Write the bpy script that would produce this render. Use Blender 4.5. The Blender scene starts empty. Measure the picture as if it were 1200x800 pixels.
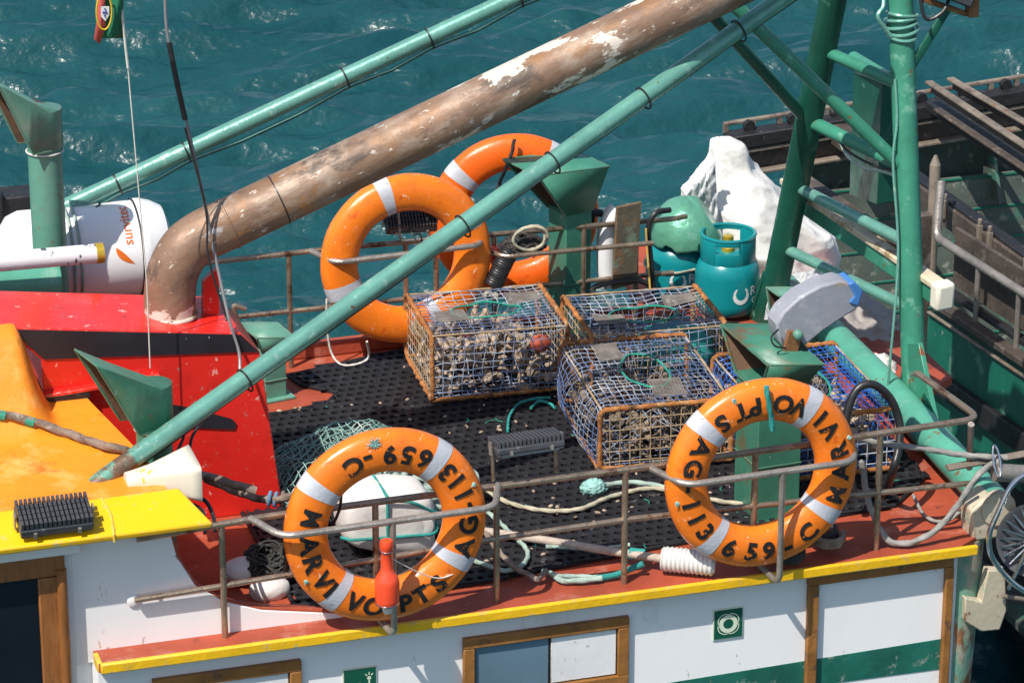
import bpy, bmesh, math, random
import numpy as np
from mathutils import Vector, Matrix, noise as mnoise

random.seed(7)
np.random.seed(7)
V = Vector
SC = bpy.context.scene
COL = SC.collection

# ------------------------------------------------------------------ camera survey
# boat axes: X aft along the deck edge, Y across the deck away from the quay, Z up; deck at z=0
FPX, W0, H0 = 4225.0, 1200, 800
AZ, PIT = math.radians(17), math.radians(22)
CD = V((math.sin(AZ)*math.cos(PIT), math.cos(AZ)*math.cos(PIT), -math.sin(PIT)))
CR = V((math.cos(AZ), -math.sin(AZ), 0))
CU = CR.cross(CD)
CP = V((0, 0, .42)) - 13.5*(CD + (450-600)/FPX*CR + (400-610)/FPX*CU)


def ray(px, py):
    return CD + (px-600)/FPX*CR + (400-py)/FPX*CU


def at(px, py, x=None, y=None, z=None):
    """survey point: where the sight line of a photo point meets a plane of the boat"""
    v = ray(px, py)
    if x is not None:
        t = (x-CP.x)/v.x
    elif y is not None:
        t = (y-CP.y)/v.y
    else:
        t = (z-CP.z)/v.z
    return CP + t*v


def atp(px, py, p, n):
    v = ray(px, py)
    return CP + v*((p-CP).dot(n)/v.dot(n))


# ------------------------------------------------------------------ materials
MATS = {}


def nt(name):
    m = bpy.data.materials.new(name)
    m.use_nodes = True
    t = m.node_tree
    t.nodes.clear()
    out = t.nodes.new('ShaderNodeOutputMaterial')
    b = t.nodes.new('ShaderNodeBsdfPrincipled')
    t.links.new(b.outputs[0], out.inputs[0])
    return m, t, b


def noise_node(t, vec, scale, detail=4, rough=.55, dist=0):
    n = t.nodes.new('ShaderNodeTexNoise')
    n.inputs['Scale'].default_value = scale
    n.inputs['Detail'].default_value = detail
    n.inputs['Roughness'].default_value = rough
    n.inputs['Distortion'].default_value = dist
    t.links.new(vec, n.inputs['Vector'])
    return n.outputs['Fac']


def ramp(t, fac, a, b, ca=(0, 0, 0, 1), cb=(1, 1, 1, 1)):
    r = t.nodes.new('ShaderNodeValToRGB')
    r.color_ramp.elements[0].position = a
    r.color_ramp.elements[0].color = ca
    r.color_ramp.elements[1].position = b
    r.color_ramp.elements[1].color = cb
    t.links.new(fac, r.inputs[0])
    return r.outputs[0]


def mixc(t, fac, a, b, mode='MIX'):
    m = t.nodes.new('ShaderNodeMix')
    m.data_type = 'RGBA'
    m.blend_type = mode
    for s, v in ((m.inputs[0], fac), (m.inputs[6], a), (m.inputs[7], b)):
        if isinstance(v, bpy.types.NodeSocket):
            t.links.new(v, s)
        elif isinstance(v, (int, float)):
            s.default_value = v
        else:
            s.default_value = (*v, 1) if len(v) == 3 else v
    return m.outputs[2]


def paint(name, col, rough=.45, metal=0., var=.18, vs=5, wears=(), bump=.15, bs=40, stretch=(1, 1, 1), grime=None, gamt=.5, coat=0., edge=None, rot=0., boost=None, spec=.5):
    """a paint or bare surface: mottled base, patches of other colours (wears: colour, threshold, scale, softness), bump, grime"""
    if name in MATS:
        return MATS[name]
    m, t, b = nt(name)
    tc = t.nodes.new('ShaderNodeTexCoord')
    mp = t.nodes.new('ShaderNodeMapping')
    mp.inputs['Scale'].default_value = stretch
    src = tc.outputs['Object']
    if rot:
        m0 = t.nodes.new('ShaderNodeMapping')
        m0.inputs['Rotation'].default_value = (0, rot, 0)
        t.links.new(src, m0.inputs[0])
        src = m0.outputs[0]
    t.links.new(src, mp.inputs[0])
    vec = mp.outputs[0]
    n1 = noise_node(t, vec, vs, 5, .6)
    lo = tuple(max(0, c*(1-var)) for c in col)
    hi = tuple(min(1, c*(1+var)) for c in col)
    c = ramp(t, n1, .3, .7, (*lo, 1), (*hi, 1))
    if grime:
        g = noise_node(t, vec, vs*1.7, 8, .7, .3)
        f = ramp(t, g, .45, .75, (0, 0, 0, 1), (gamt, gamt, gamt, 1))
        c = mixc(t, f, c, grime)
    rr = None
    for i, (wc, th, sc, soft) in enumerate(wears):
        mp2 = t.nodes.new('ShaderNodeMapping')
        mp2.inputs['Scale'].default_value = stretch
        mp2.inputs['Location'].default_value = (3.1*i+1, 7.7*i, 1.3*i)
        t.links.new(src, mp2.inputs[0])
        g = noise_node(t, mp2.outputs[0], sc, 9, .68, .2)
        if boost and i == len(wears)-1:
            # the paint has survived mainly along one stretch
            sp = t.nodes.new('ShaderNodeSeparateXYZ')
            t.links.new(src, sp.inputs[0])
            d0 = t.nodes.new('ShaderNodeMath')
            d0.operation = 'SUBTRACT'
            t.links.new(sp.outputs[0], d0.inputs[0])
            d0.inputs[1].default_value = boost[0]
            d1 = t.nodes.new('ShaderNodeMath')
            d1.operation = 'ABSOLUTE'
            t.links.new(d0.outputs[0], d1.inputs[0])
            mr = t.nodes.new('ShaderNodeMapRange')
            mr.interpolation_type = 'SMOOTHSTEP'
            t.links.new(d1.outputs[0], mr.inputs[0])
            mr.inputs[1].default_value = 0
            mr.inputs[2].default_value = boost[1]
            mr.inputs[3].default_value = boost[2]
            mr.inputs[4].default_value = -.03
            ad = t.nodes.new('ShaderNodeMath')
            ad.operation = 'ADD'
            t.links.new(g, ad.inputs[0])
            t.links.new(mr.outputs[0], ad.inputs[1])
            g = ad.outputs[0]
        th = .5+(th-.5)*.66
        f = ramp(t, g, th, min(1, th+soft*.8))
        c = mixc(t, f, c, wc)
        rr = f
    if edge:
        # chipped edges: where the surface turns sharply the paint is worn through
        bv = t.nodes.new('ShaderNodeBevel')
        bv.samples = 4
        bv.inputs['Radius'].default_value = edge[1]
        ge = t.nodes.new('ShaderNodeNewGeometry')
        dp = t.nodes.new('ShaderNodeVectorMath')
        dp.operation = 'DOT_PRODUCT'
        t.links.new(bv.outputs[0], dp.inputs[0])
        t.links.new(ge.outputs['Normal'], dp.inputs[1])
        ne = noise_node(t, vec, 28, 5, .7)
        sb = t.nodes.new('ShaderNodeMath')
        sb.operation = 'MULTIPLY_ADD'
        t.links.new(ne, sb.inputs[0])
        sb.inputs[1].default_value = -.34
        t.links.new(dp.outputs['Value'], sb.inputs[2])
        f = ramp(t, sb.outputs[0], .76, .79, (1, 1, 1, 1), (0, 0, 0, 1))
        c = mixc(t, f, c, edge[0])
    t.links.new(c, b.inputs['Base Color'])
    nr = noise_node(t, vec, vs*3, 4, .6)
    r = ramp(t, nr, .3, .7, (max(.02, rough-.1),)*3+(1,), (min(1, rough+.12),)*3+(1,))
    t.links.new(r, b.inputs['Roughness'])
    b.inputs['Metallic'].default_value = metal
    b.inputs['Specular IOR Level'].default_value = spec
    if coat:
        b.inputs['Coat Weight'].default_value = coat
        b.inputs['Coat Roughness'].default_value = .15
    if bump:
        nb = noise_node(t, vec, bs, 6, .65)
        h = nb
        if rr is not None:
            mm = t.nodes.new('ShaderNodeMath')
            mm.operation = 'MULTIPLY_ADD'
            t.links.new(rr, mm.inputs[0])
            mm.inputs[1].default_value = -.5
            t.links.new(nb, mm.inputs[2])
            h = mm.outputs[0]
        bn = t.nodes.new('ShaderNodeBump')
        bn.inputs['Strength'].default_value = bump
        bn.inputs['Distance'].default_value = .01
        t.links.new(h, bn.inputs['Height'])
        t.links.new(bn.outputs[0], b.inputs['Normal'])
    MATS[name] = m
    return m


RUST = (.19, .065, .02)
RUSTD = (.07, .028, .014)
M = dict(
    hull=paint('hull_white', (.82, .805, .80), .42, var=.05, vs=1.2, wears=[((.52, .38, .26), .755, 7, .05), ((.42, .36, .28), .72, 9, .03), ((.55, .53, .5), .66, 2.2, .25)], bump=.16, bs=5, stretch=(1, 1, .45)),
    hullgreen=paint('hull_green', (.012, .12, .085), .5, var=.3, vs=6, wears=[((.2, .26, .22), .62, 14, .08)], bump=.15),
    deckred=paint('deck_red', (.33, .058, .025), .6, var=.25, vs=4, wears=[((.42, .17, .12), .6, 7, .2), ((.12, .03, .02), .66, 10, .1)], bump=.35, bs=25),
    yellow=paint('trim_yellow', (.80, .46, .008), .4, var=.1, vs=5, wears=[((.55, .36, .05), .66, 8, .1), ((.16, .07, .02), .76, 16, .03)], bump=.3, bs=30, edge=((.42, .34, .2), .008)),
    roofyellow=paint('roof_yellow', (.84, .48, .007), .38, var=.06, vs=3, wears=[((.6, .37, .02), .72, 7, .1)], bump=.2, bs=12, edge=((.5, .42, .2), .008)),
    orange=paint('roof_orange', (.85, .255, .014), .5, var=.14, vs=2.5, wears=[((.9, .48, .15), .56, 3.2, .25), ((.6, .16, .02), .62, 6, .15), ((.35, .1, .03), .76, 30, .03)], bump=.3, bs=20),
    red=paint('casing_red', (.72, .022, .014), .33, var=.08, vs=2, wears=[((.8, .33, .28), .70, 16, .02), ((.3, .02, .015), .73, 9, .04), ((.55, .015, .01), .62, 3, .2)], bump=.12, bs=9, coat=.2, edge=((.42, .2, .16), .006)),
    black=paint('band_black', (.018, .018, .024), .4, var=.3, vs=4, wears=[((.4, .38, .38), .755, 20, .02)], bump=.12, bs=12),
    buoy=paint('buoy_orange', (.90, .20, .011), .3, var=.1, vs=6, wears=[((.95, .55, .36), .72, 26, .03), ((.42, .16, .06), .78, 40, .02), ((.62, .09, .008), .64, 9, .12), ((.9, .42, .2), .7, 7, .1)], bump=.18, bs=22, coat=.15, grime=(.3, .09, .03), gamt=.35),
    buoyred=paint('buoy_deep_orange', (.86, .13, .008), .34, var=.1, vs=6, wears=[((.55, .07, .01), .62, 8, .12)], bump=.2, bs=22),
    band=paint('reflective_band', (.50, .51, .55), .35, var=.08, vs=12, wears=[((.22, .22, .22), .72, 25, .04)], bump=.25, bs=60),
    ink=paint('ink_black', (.012, .011, .012), .5, var=.3, vs=25, wears=[((.55, .16, .03), .67, 38, .03)], bump=0),
    rail=paint('rail_steel', (.40, .30, .215), .3, metal=.75, var=.3, vs=9, wears=[((.16, .075, .04), .58, 10, .12)], bump=.25, bs=60),
    railgrey=paint('rail_grey', (.36, .32, .28), .38, metal=.6, var=.25, vs=9, wears=[((.2, .15, .12), .6, 12, .15)], bump=.3, bs=60),
    pipegreen=paint('pipe_green', (.15, .37, .295), .3, metal=.3, var=.16, vs=5, wears=[((.33, .5, .42), .64, 16, .1), (RUST, .74, 22, .03)], bump=.2, bs=30, coat=.25),
    ventgreen=paint('vent_green', (.042, .185, .125), .42, var=.2, vs=4, wears=[((.15, .075, .03), .80, 15, .03), ((.5, .6, .55), .765, 26, .02), ((.07, .24, .18), .6, 5, .2)], bump=.15, bs=18, edge=((.17, .11, .06), .0025)),
    ventrust=paint('vent_rusty_green', (.042, .175, .115), .42, var=.2, vs=4, wears=[((.13, .085, .035), .56, 4, .12), ((.5, .6, .55), .765, 26, .02)], bump=.2, bs=18, edge=((.17, .11, .06), .0025)),
    ventpale=paint('vent_pale_green', (.105, .27, .20), .4, var=.14, vs=4, wears=[((.2, .3, .24), .6, 5, .2), (RUST, .76, 12, .02)], bump=.15, bs=18, edge=((.2, .12, .06), .0025)),
    ventin=paint('vent_inside', (.115, .065, .038), .7, var=.3, vs=6, wears=[(RUST, .6, 12, .1)], bump=.3),
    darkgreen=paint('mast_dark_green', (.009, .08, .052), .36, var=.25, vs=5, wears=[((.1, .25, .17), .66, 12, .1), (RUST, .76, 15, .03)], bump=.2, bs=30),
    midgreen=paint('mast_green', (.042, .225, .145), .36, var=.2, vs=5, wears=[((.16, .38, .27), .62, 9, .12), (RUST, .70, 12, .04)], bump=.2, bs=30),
    beamgreen=paint('beam_green', (.085, .32, .23), .42, var=.18, vs=5, wears=[((.2, .4, .3), .6, 7, .15), (RUST, .68, 9, .05)], bump=.2, bs=30),
    cream=paint('cream_rusty', (.48, .42, .31), .5, var=.15, vs=5, wears=[((.18, .34, .26), .58, 7, .08), (RUST, .68, 10, .05)], bump=.25, bs=25, edge=((.22, .1, .04), .007)),
    corner=paint('corner_green', (.15, .31, .23), .6, var=.25, vs=8, wears=[((.34, .32, .24), .48, 9, .1), (RUST, .57, 7, .08), ((.34, .15, .06), .62, 12, .06)], bump=.4, bs=30, stretch=(1, 1, .45)),
    exhaust=paint('exhaust_brown', (.255, .155, .10), .5, metal=.2, var=.3, vs=5,
                  wears=[((.40, .305, .23), .5, 6, .2), ((.28, .14, .06), .56, 7, .14), ((.10, .07, .052), .6, 7, .1), ((.42, .39, .39), .68, 10, .06), ((.45, .2, .06), .70, 4.5, .06), ((.66, .6, .52), .70, 30, .03), ((.70, .62, .52), .585, 2.7, .012)], bump=.3, bs=35, stretch=(.5, 1, 1), rot=math.radians(25), boost=(1.75, .75, .10)),
    wood=paint('varnished_wood', (.27, .10, .026), .38, var=.3, vs=5, stretch=(6, 6, 1), wears=[((.15, .05, .015), .6, 6, .15)], bump=.15, coat=.2),
    woodrough=paint('wood_frame', (.27, .112, .024), .55, var=.3, vs=7, wears=[((.1, .05, .03), .62, 10, .12)], bump=.35, bs=30),
    glassdark=paint('glass_dark', (.008, .01, .016), .08, var=.3, vs=2, bump=0),
    glassblue=paint('glass_blue', (.12, .19, .25), .12, var=.15, vs=2, bump=.05, bs=4),
    panelwhite=paint('panel_white', (.74, .73, .73), .45, var=.06, vs=3, wears=[((.4, .36, .3), .74, 14, .04)], bump=.15, bs=15, edge=((.3, .26, .2), .006)),
    rubber=paint('rubber_black', (.017, .017, .020), .55, var=.35, vs=12, wears=[((.12, .11, .11), .66, 22, .12), ((.36, .33, .3), .77, 40, .03)], bump=.3, bs=90, spec=.22),
    hose=paint('hose_black', (.018, .018, .02), .4, var=.3, vs=10, bump=.1),
    cable=paint('cable_grey', (.2, .2, .21), .4, var=.2, vs=10, bump=.1),
    line=paint('line_white', (.6, .58, .52), .7, var=.15, vs=20, bump=.1),
    gas=paint('gas_teal', (.004, .22, .24), .32, var=.1, vs=4, wears=[((.12, .06, .03), .77, 20, .02)], bump=.08, bs=20, coat=.1),
    gasprint=paint('gas_print', (.72, .74, .74), .5, var=.1, vs=20, wears=[((.004, .22, .24), .64, 30, .03)], bump=0),
    brass=paint('valve_brass', (.6, .42, .05), .35, metal=.5, var=.2, vs=20, bump=.1),
    dome=paint('dome_green', (.13, .39, .26), .3, metal=.35, var=.14, vs=4, wears=[((.25, .5, .38), .6, 7, .15), ((.6, .6, .55), .77, 25, .02)], bump=.6, bs=14, coat=.3),
    sack=paint('sack_white', (.74, .72, .68), .6, var=.07, vs=3, wears=[((.45, .38, .28), .62, 3, .25)], bump=.5, bs=20),
    plastic=paint('plastic_grey', (.48, .49, .5), .2, var=.2, vs=6, wears=[((.8, .8, .8), .62, 14, .1), ((.22, .23, .24), .62, 9, .1)], bump=.6, bs=25),
    tarp=paint('tarp_grey', (.30, .27, .25), .65, var=.2, vs=6, wears=[((.48, .44, .4), .6, 7, .15)], bump=.4, bs=25),
    rustbar=paint('rust_bar', (.36, .135, .036), .85, var=.45, vs=14, wears=[((.45, .26, .11), .55, 18, .12), (RUSTD, .6, 14, .1)], bump=.9, bs=70),
    netblue=paint('net_blue', (.085, .135, .27), .6, var=.35, vs=9, wears=[((.40, .45, .52), .44, 4, .2), ((.36, .30, .24), .57, 9, .1), ((.26, .12, .05), .62, 7, .1)], bump=0),
    netbright=paint('net_bright_blue', (.012, .11, .46), .5, var=.25, vs=9, wears=[((.25, .34, .5), .62, 8, .1)], bump=0),
    nettan=paint('net_tan', (.33, .23, .13), .8, var=.35, vs=12, wears=[((.38, .38, .42), .55, 9, .1)], bump=0),
    netgrey=paint('net_grey', (.16, .14, .125), .8, var=.35, vs=14, wears=[((.32, .29, .25), .6, 14, .1)], bump=0),
    netgreen=paint('net_green', (.02, .27, .19), .6, var=.3, vs=14, bump=0),
    trawl=paint('trawl_net', (.21, .34, .30), .75, var=.35, vs=8, wears=[((.5, .55, .5), .58, 10, .1), ((.04, .2, .16), .62, 7, .1)], bump=0),
    shelldark=paint('shell_brown', (.17, .125, .09), .8, var=.5, vs=22, wears=[((.42, .34, .26), .62, 20, .1), ((.05, .04, .03), .56, 16, .1)], bump=.4, bs=60),
    shell=paint('shell_beige', (.36, .27, .195), .7, var=.5, vs=26, wears=[((.6, .52, .44), .62, 14, .1), ((.16, .11, .08), .6, 18, .1)], bump=.4, bs=60),
    ropetan=paint('rope_tan', (.40, .36, .26), .8, var=.3, vs=18, wears=[((.2, .3, .24), .6, 9, .15)], bump=.3, bs=120),
    ropegreen=paint('rope_green', (.29, .38, .325), .8, var=.3, vs=18, wears=[((.42, .48, .42), .58, 12, .1)], bump=.3, bs=120),
    ropeteal=paint('rope_teal', (.02, .25, .22), .7, var=.3, vs=20, wears=[((.25, .45, .4), .64, 16, .1)], bump=.2, bs=120),
    ropebrown=paint('rope_brown', (.21, .16, .125), .85, var=.4, vs=18, wears=[((.36, .3, .25), .58, 14, .1), ((.07, .05, .04), .6, 12, .1)], bump=.5, bs=90),
    ropegrey=paint('rope_grey', (.27, .26, .24), .8, var=.3, vs=18, wears=[((.14, .15, .14), .6, 10, .15)], bump=.3, bs=120),
    ropeblue=paint('rope_blue', (.13, .22, .36), .8, var=.3, vs=18, bump=.3, bs=120),
    dark=paint('dark_gear', (.03, .027, .025), .7, var=.4, vs=14, wears=[((.12, .1, .09), .6, 18, .1)], bump=.5, bs=60),
    led=paint('lamp_grey', (.075, .077, .085), .45, metal=.3, var=.2, vs=12, wears=[((.22, .22, .23), .66, 18, .1)], bump=.15),
    steel=paint('bright_steel', (.55, .55, .56), .2, metal=1., var=.15, vs=9, bump=.08),
    lens=paint('lamp_lens', (.5, .52, .55), .1, var=.1, vs=5, bump=0),
    float=paint('float_white', (.70, .66, .62), .55, var=.08, vs=3, wears=[((.5, .12, .07), .74, 6, .04), ((.36, .3, .26), .64, 5, .2)], bump=.3, bs=15),
    horn=paint('horn_cream', (.72, .67, .55), .42, var=.06, vs=3, wears=[((.4, .34, .26), .68, 12, .1), ((.8, .50, .01), .63, 6, .02)], bump=.1, bs=10),
    floatlight=paint('beacon_orange', (.85, .075, .022), .25, var=.06, vs=5, bump=.05, coat=.4),
    clear=paint('clear_cap', (.6, .58, .52), .1, var=.1, vs=9, bump=0),
    canister=paint('canister_white', (.78, .78, .79), .3, var=.05, vs=3, wears=[((.42, .38, .34), .66, 4, .2)], bump=.08, bs=10, coat=.2),
    printorange=paint('print_orange', (.72, .15, .012), .5, var=.05, bump=0),
    signgreen=paint('sign_green', (.006, .085, .05), .4, var=.15, bump=0),
    signpale=paint('sign_pale', (.62, .68, .52), .45, var=.1, vs=20, bump=0),
    cloud=paint('lamp_housing', (.28, .29, .33), .5, var=.12, vs=5, wears=[((.4, .4, .42), .62, 8, .15), ((.33, .22, .1), .74, 6, .08)], bump=.2, bs=20, edge=((.5, .5, .52), .006)),
    bluecap=paint('blue_cap', (.06, .2, .5), .45, var=.15, bump=.1),
    rusty=paint('rusty_bracket', (.20, .085, .03), .65, var=.35, vs=9, wears=[((.34, .22, .03), .56, 7, .12), (RUSTD, .62, 10, .1)], bump=.5),
    rustfoot=paint('rusty_foot', (.16, .105, .07), .5, metal=.3, var=.4, vs=8, wears=[((.13, .33, .25), .54, 9, .08), ((.28, .11, .03), .6, 8, .08)], bump=.4),
    scuffed=paint('scuffed_white', (.68, .67, .69), .45, var=.06, vs=4, wears=[((.06, .07, .08), .62, 9, .02)], bump=.15, stretch=(2.2, 1, 1)),
    dullred=paint('dull_red', (.38, .07, .035), .7, var=.3, vs=12, bump=.3),
    lampcream=paint('lamp_cream', (.62, .52, .37), .5, var=.15, vs=6, wears=[((.34, .24, .13), .58, 9, .1)], bump=.2),
    brownhood=paint('hood_brown_shade', (.12, .075, .03), .5, var=.3, vs=6, wears=[((.2, .09, .03), .58, 8, .12)], bump=.2),
    barge=paint('barge_steel_brown', (.08, .062, .052), .6, metal=.2, var=.35, vs=6, wears=[((.22, .18, .15), .58, 7, .15), (RUST, .7, 12, .06)], bump=.4, bs=25, edge=((.26, .2, .15), .008)),
    bargepale=paint('barge_pale_flange', (.19, .155, .12), .6, var=.35, vs=7, wears=[((.09, .07, .06), .56, 9, .12), (RUST, .66, 12, .06)], bump=.3, bs=25),
    bargeplate=paint('barge_plate', (.075, .092, .075), .6, var=.3, vs=3, wears=[((.045, .14, .10), .55, 5, .12), ((.24, .24, .2), .62, 11, .1), (RUST, .72, 12, .05)], bump=.45, bs=14),
    bargegreen=paint('barge_green', (.008, .115, .075), .4, var=.3, vs=4, wears=[((.10, .23, .17), .62, 7, .06), ((.3, .34, .28), .74, 20, .04), ((.015, .03, .025), .62, 4, .15)], bump=.25, bs=12, stretch=(1, 1, .6)),
    fender=paint('fender_black', (.014, .014, .016), .55, var=.4, vs=8, wears=[((.1, .1, .1), .68, 20, .06)], bump=.4, bs=30),
    flaggreen=paint('flag_green', (.005, .13, .06), .7, var=.1, bump=0),
    flagred=paint('flag_red', (.5, .09, .07), .7, var=.1, bump=0),
    flagyellow=paint('flag_yellow', (.62, .43, .02), .7, var=.1, bump=0),
    flagwhite=paint('flag_white', (.75, .75, .75), .7, var=.05, bump=0),
    flagblue=paint('flag_blue', (.02, .04, .3), .7, var=.05, bump=0),
    pinkbrown=paint('handle_wood', (.42, .34, .28), .65, var=.2, vs=9, wears=[((.25, .2, .17), .6, 12, .15)], bump=.25, stretch=(1, 4, 4)),
    roller=paint('ribbed_white', (.62, .60, .57), .6, var=.12, vs=9, bump=.2),
    plank=paint('rusty_plank', (.09, .075, .05), .65, var=.4, vs=7, wears=[((.19, .09, .035), .56, 9, .15), ((.13, .17, .12), .62, 6, .1)], bump=.4, edge=((.3, .14, .05), .007)),
    teal=paint('frayed_teal', (.26, .48, .44), .85, var=.3, vs=30, bump=.5, bs=100),
)


# ------------------------------------------------------------------ mesh builder
ORG = {}


class MB:
    def __init__(s):
        s.v, s.f = [], []

    def add(s, vs, fs):
        k = len(s.v)
        s.v += [tuple(p) for p in vs]
        s.f += [tuple(i+k for i in f) for f in fs]
        return s

    def box(s, c, size, R=None):
        c = V(c)
        h = V(size)*.5
        vs = []
        for z in (-1, 1):
            for y in (-1, 1):
                for x in (-1, 1):
                    p = V((x*h.x, y*h.y, z*h.z))
                    if R is not None:
                        p = R @ p
                    vs.append(c+p)
        return s.add(vs, [(0, 2, 3, 1), (4, 5, 7, 6), (0, 1, 5, 4), (2, 6, 7, 3), (0, 4, 6, 2), (1, 3, 7, 5)])

    def prism(s, poly, vec):
        n = len(poly)
        vec = V(vec)
        a = [V(p) for p in poly]
        nrm = V((0, 0, 0))
        for i in range(n):
            nrm += (a[i]-a[0]).cross(a[(i+1) % n]-a[0])
        if nrm.dot(vec) > 0:
            a.reverse()
        vs = a + [p+vec for p in a]
        fs = [tuple(range(n)), tuple(range(2*n-1, n-1, -1))]
        fs += [((i+1) % n, i, i+n, (i+1) % n+n) for i in range(n)]
        return s.add(vs, fs)

    def tube(s, pts, r, n=8, closed=False, caps=True, lobes=0, pitch=.03, lump=0, flat=1.):
        P = [V(p) for p in pts]
        m = len(P)
        rs = r if isinstance(r, (list, tuple)) else [r]*m
        T = []
        for i in range(m):
            if closed:
                t = P[(i+1) % m]-P[i-1]
            else:
                t = P[min(i+1, m-1)]-P[max(i-1, 0)]
            T.append(t.normalized() if t.length > 1e-9 else V((0, 0, 1)))
        up = V((0, 0, 1)) if abs(T[0].z) < .9 else V((0, 1, 0))
        a = (up-T[0]*up.dot(T[0])).normalized()
        vs = []
        L = 0
        for i in range(m):
            if i:
                L += (P[i]-P[i-1]).length
                a = (a-T[i]*a.dot(T[i]))
                a.normalize()
            b = T[i].cross(a)
            for k in range(n):
                ph = 2*math.pi*k/n
                rr = rs[i]
                if lobes:
                    rr *= 1+.17*math.cos(lobes*ph-2*math.pi*L/pitch)
                if lump:
                    rr *= 1+lump*mnoise.noise(P[i]*45+V((math.cos(ph), math.sin(ph), 0))*.6)
                vs.append(P[i]+a*(math.cos(ph)*rr)+b*(math.sin(ph)*rr*flat))
        fs = []
        q = m if closed else m-1
        for i in range(q):
            j = (i+1) % m
            for k in range(n):
                l = (k+1) % n
                fs.append((i*n+k, i*n+l, j*n+l, j*n+k))
        if caps and not closed:
            fs.append(tuple(range(n-1, -1, -1)))
            fs.append(tuple((m-1)*n+k for k in range(n)))
        return s.add(vs, fs)

    def lathe(s, prof, o=(0, 0, 0), Rm=None, n=32, cap0=True, cap1=True):
        o = V(o)
        vs = []
        for r, z in prof:
            for k in range(n):
                p = V((r*math.cos(2*math.pi*k/n), r*math.sin(2*math.pi*k/n), z))
                if Rm is not None:
                    p = Rm @ p
                vs.append(o+p)
        m = len(prof)
        fs = [(i*n+k, i*n+(k+1) % n, (i+1)*n+(k+1) % n, (i+1)*n+k) for i in range(m-1) for k in range(n)]
        if cap0:
            fs.append(tuple(range(n-1, -1, -1)))
        if cap1:
            fs.append(tuple((m-1)*n+k for k in range(n)))
        return s.add(vs, fs)

    def grid(s, fn, nu, nv):
        vs = [fn(i/nu, j/nv) for i in range(nu+1) for j in range(nv+1)]
        fs = [(i*(nv+1)+j, (i+1)*(nv+1)+j, (i+1)*(nv+1)+j+1, i*(nv+1)+j+1) for i in range(nu) for j in range(nv)]
        return s.add(vs, fs)

    def build(s, name, mat, parent=None, local=False, bevel=0, solid=0, angle=35, origin=None):
        me = bpy.data.meshes.new(name)
        if parent is not None:
            o0 = V((0, 0, 0)) if local else ORG[parent.name]
        elif origin is not None:
            o0 = V(origin)
        else:
            arr = np.array(s.v)
            o0 = V(((arr[:, 0].min()+arr[:, 0].max())/2, (arr[:, 1].min()+arr[:, 1].max())/2, arr[:, 2].min()))
        me.from_pydata([V(p)-o0 for p in s.v], [], s.f)
        me.materials.append(M[mat] if isinstance(mat, str) else mat)
        me.shade_smooth()
        me.set_sharp_from_angle(angle=math.radians(angle))
        o = bpy.data.objects.new(name, me)
        COL.objects.link(o)
        if parent is not None:
            o.parent = parent
            ORG[o.name] = V((0, 0, 0)) if local else ORG[parent.name]
        else:
            o.location = o0
            ORG[o.name] = o0
        if solid:
            md = o.modifiers.new('thickness', 'SOLIDIFY')
            md.thickness = solid
            md.offset = 0
        if bevel:
            md = o.modifiers.new('soft_edges', 'BEVEL')
            md.width = bevel
            md.segments = 2
            md.limit_method = 'ANGLE'
            md.angle_limit = math.radians(40)
        return o


def thing(name, label, cat, loc, rot=(0, 0, 0), group=None):
    o = bpy.data.objects.new(name, None)
    o.empty_display_size = .1
    COL.objects.link(o)
    o.location = loc
    o.rotation_euler = rot
    o['label'], o['category'] = label, cat
    if group:
        o['group'] = group
    ORG[o.name] = V(loc)
    return o


def tag(o, label, cat, group=None, kind=None):
    o['label'], o['category'] = label, cat
    if group:
        o['group'] = group
    if kind:
        o['kind'] = kind
    return o


def dup(root, loc, rot, label, group=None, skip=()):
    r = root.copy()
    COL.objects.link(r)
    r.location, r.rotation_euler = loc, rot
    r['label'] = label
    if group:
        r['group'] = group
    ORG[r.name] = V(loc)
    for ch in root.children:
        if ch.name.split('.')[0] in skip:
            continue
        c = ch.copy()
        COL.objects.link(c)
        c.parent = r
        for g in ch.children:
            d = g.copy()
            COL.objects.link(d)
            d.parent = c
    return r


def fillet(pts, r, n=5):
    P = [V(p) for p in pts]
    out = [P[0]]
    for i in range(1, len(P)-1):
        a, b, c = P[i-1], P[i], P[i+1]
        d1, d2 = (a-b), (c-b)
        l = min(r, d1.length*.48, d2.length*.48)
        p, q = b+d1.normalized()*l, b+d2.normalized()*l
        for k in range(n+1):
            t = k/n
            out.append(p*(1-t)**2+b*2*t*(1-t)+q*t*t)
    out.append(P[-1])
    return out


def spline(pts, n=8):
    P = [V(p) for p in pts]
    P = [P[0]*2-P[1]]+P+[P[-1]*2-P[-2]]
    out = []
    for i in range(1, len(P)-2):
        a, b, c, d = P[i-1:i+3]
        for k in range(n):
            t = k/n
            out.append(.5*((2*b)+(c-a)*t+(2*a-5*b+4*c-d)*t*t+(3*b-a-3*c+d)*t**3))
    out.append(P[-2])
    return out


def resample(pts, step):
    P = [V(p) for p in pts]
    out = [P[0]]
    for a, b in zip(P, P[1:]):
        k = max(1, int((b-a).length/step))
        out += [a.lerp(b, (i+1)/k) for i in range(k)]
    return out


def rope(name, pts, r, mat, label, cat='rope', group=None, n=10, pitch=None, smooth=8):
    p = resample(spline(pts, smooth) if smooth else pts, max(.006, r*.7))
    o = MB().tube(p, r, n, lobes=3, pitch=pitch or r*7).build(name, mat, angle=80)
    return tag(o, label, cat, group)


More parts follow.
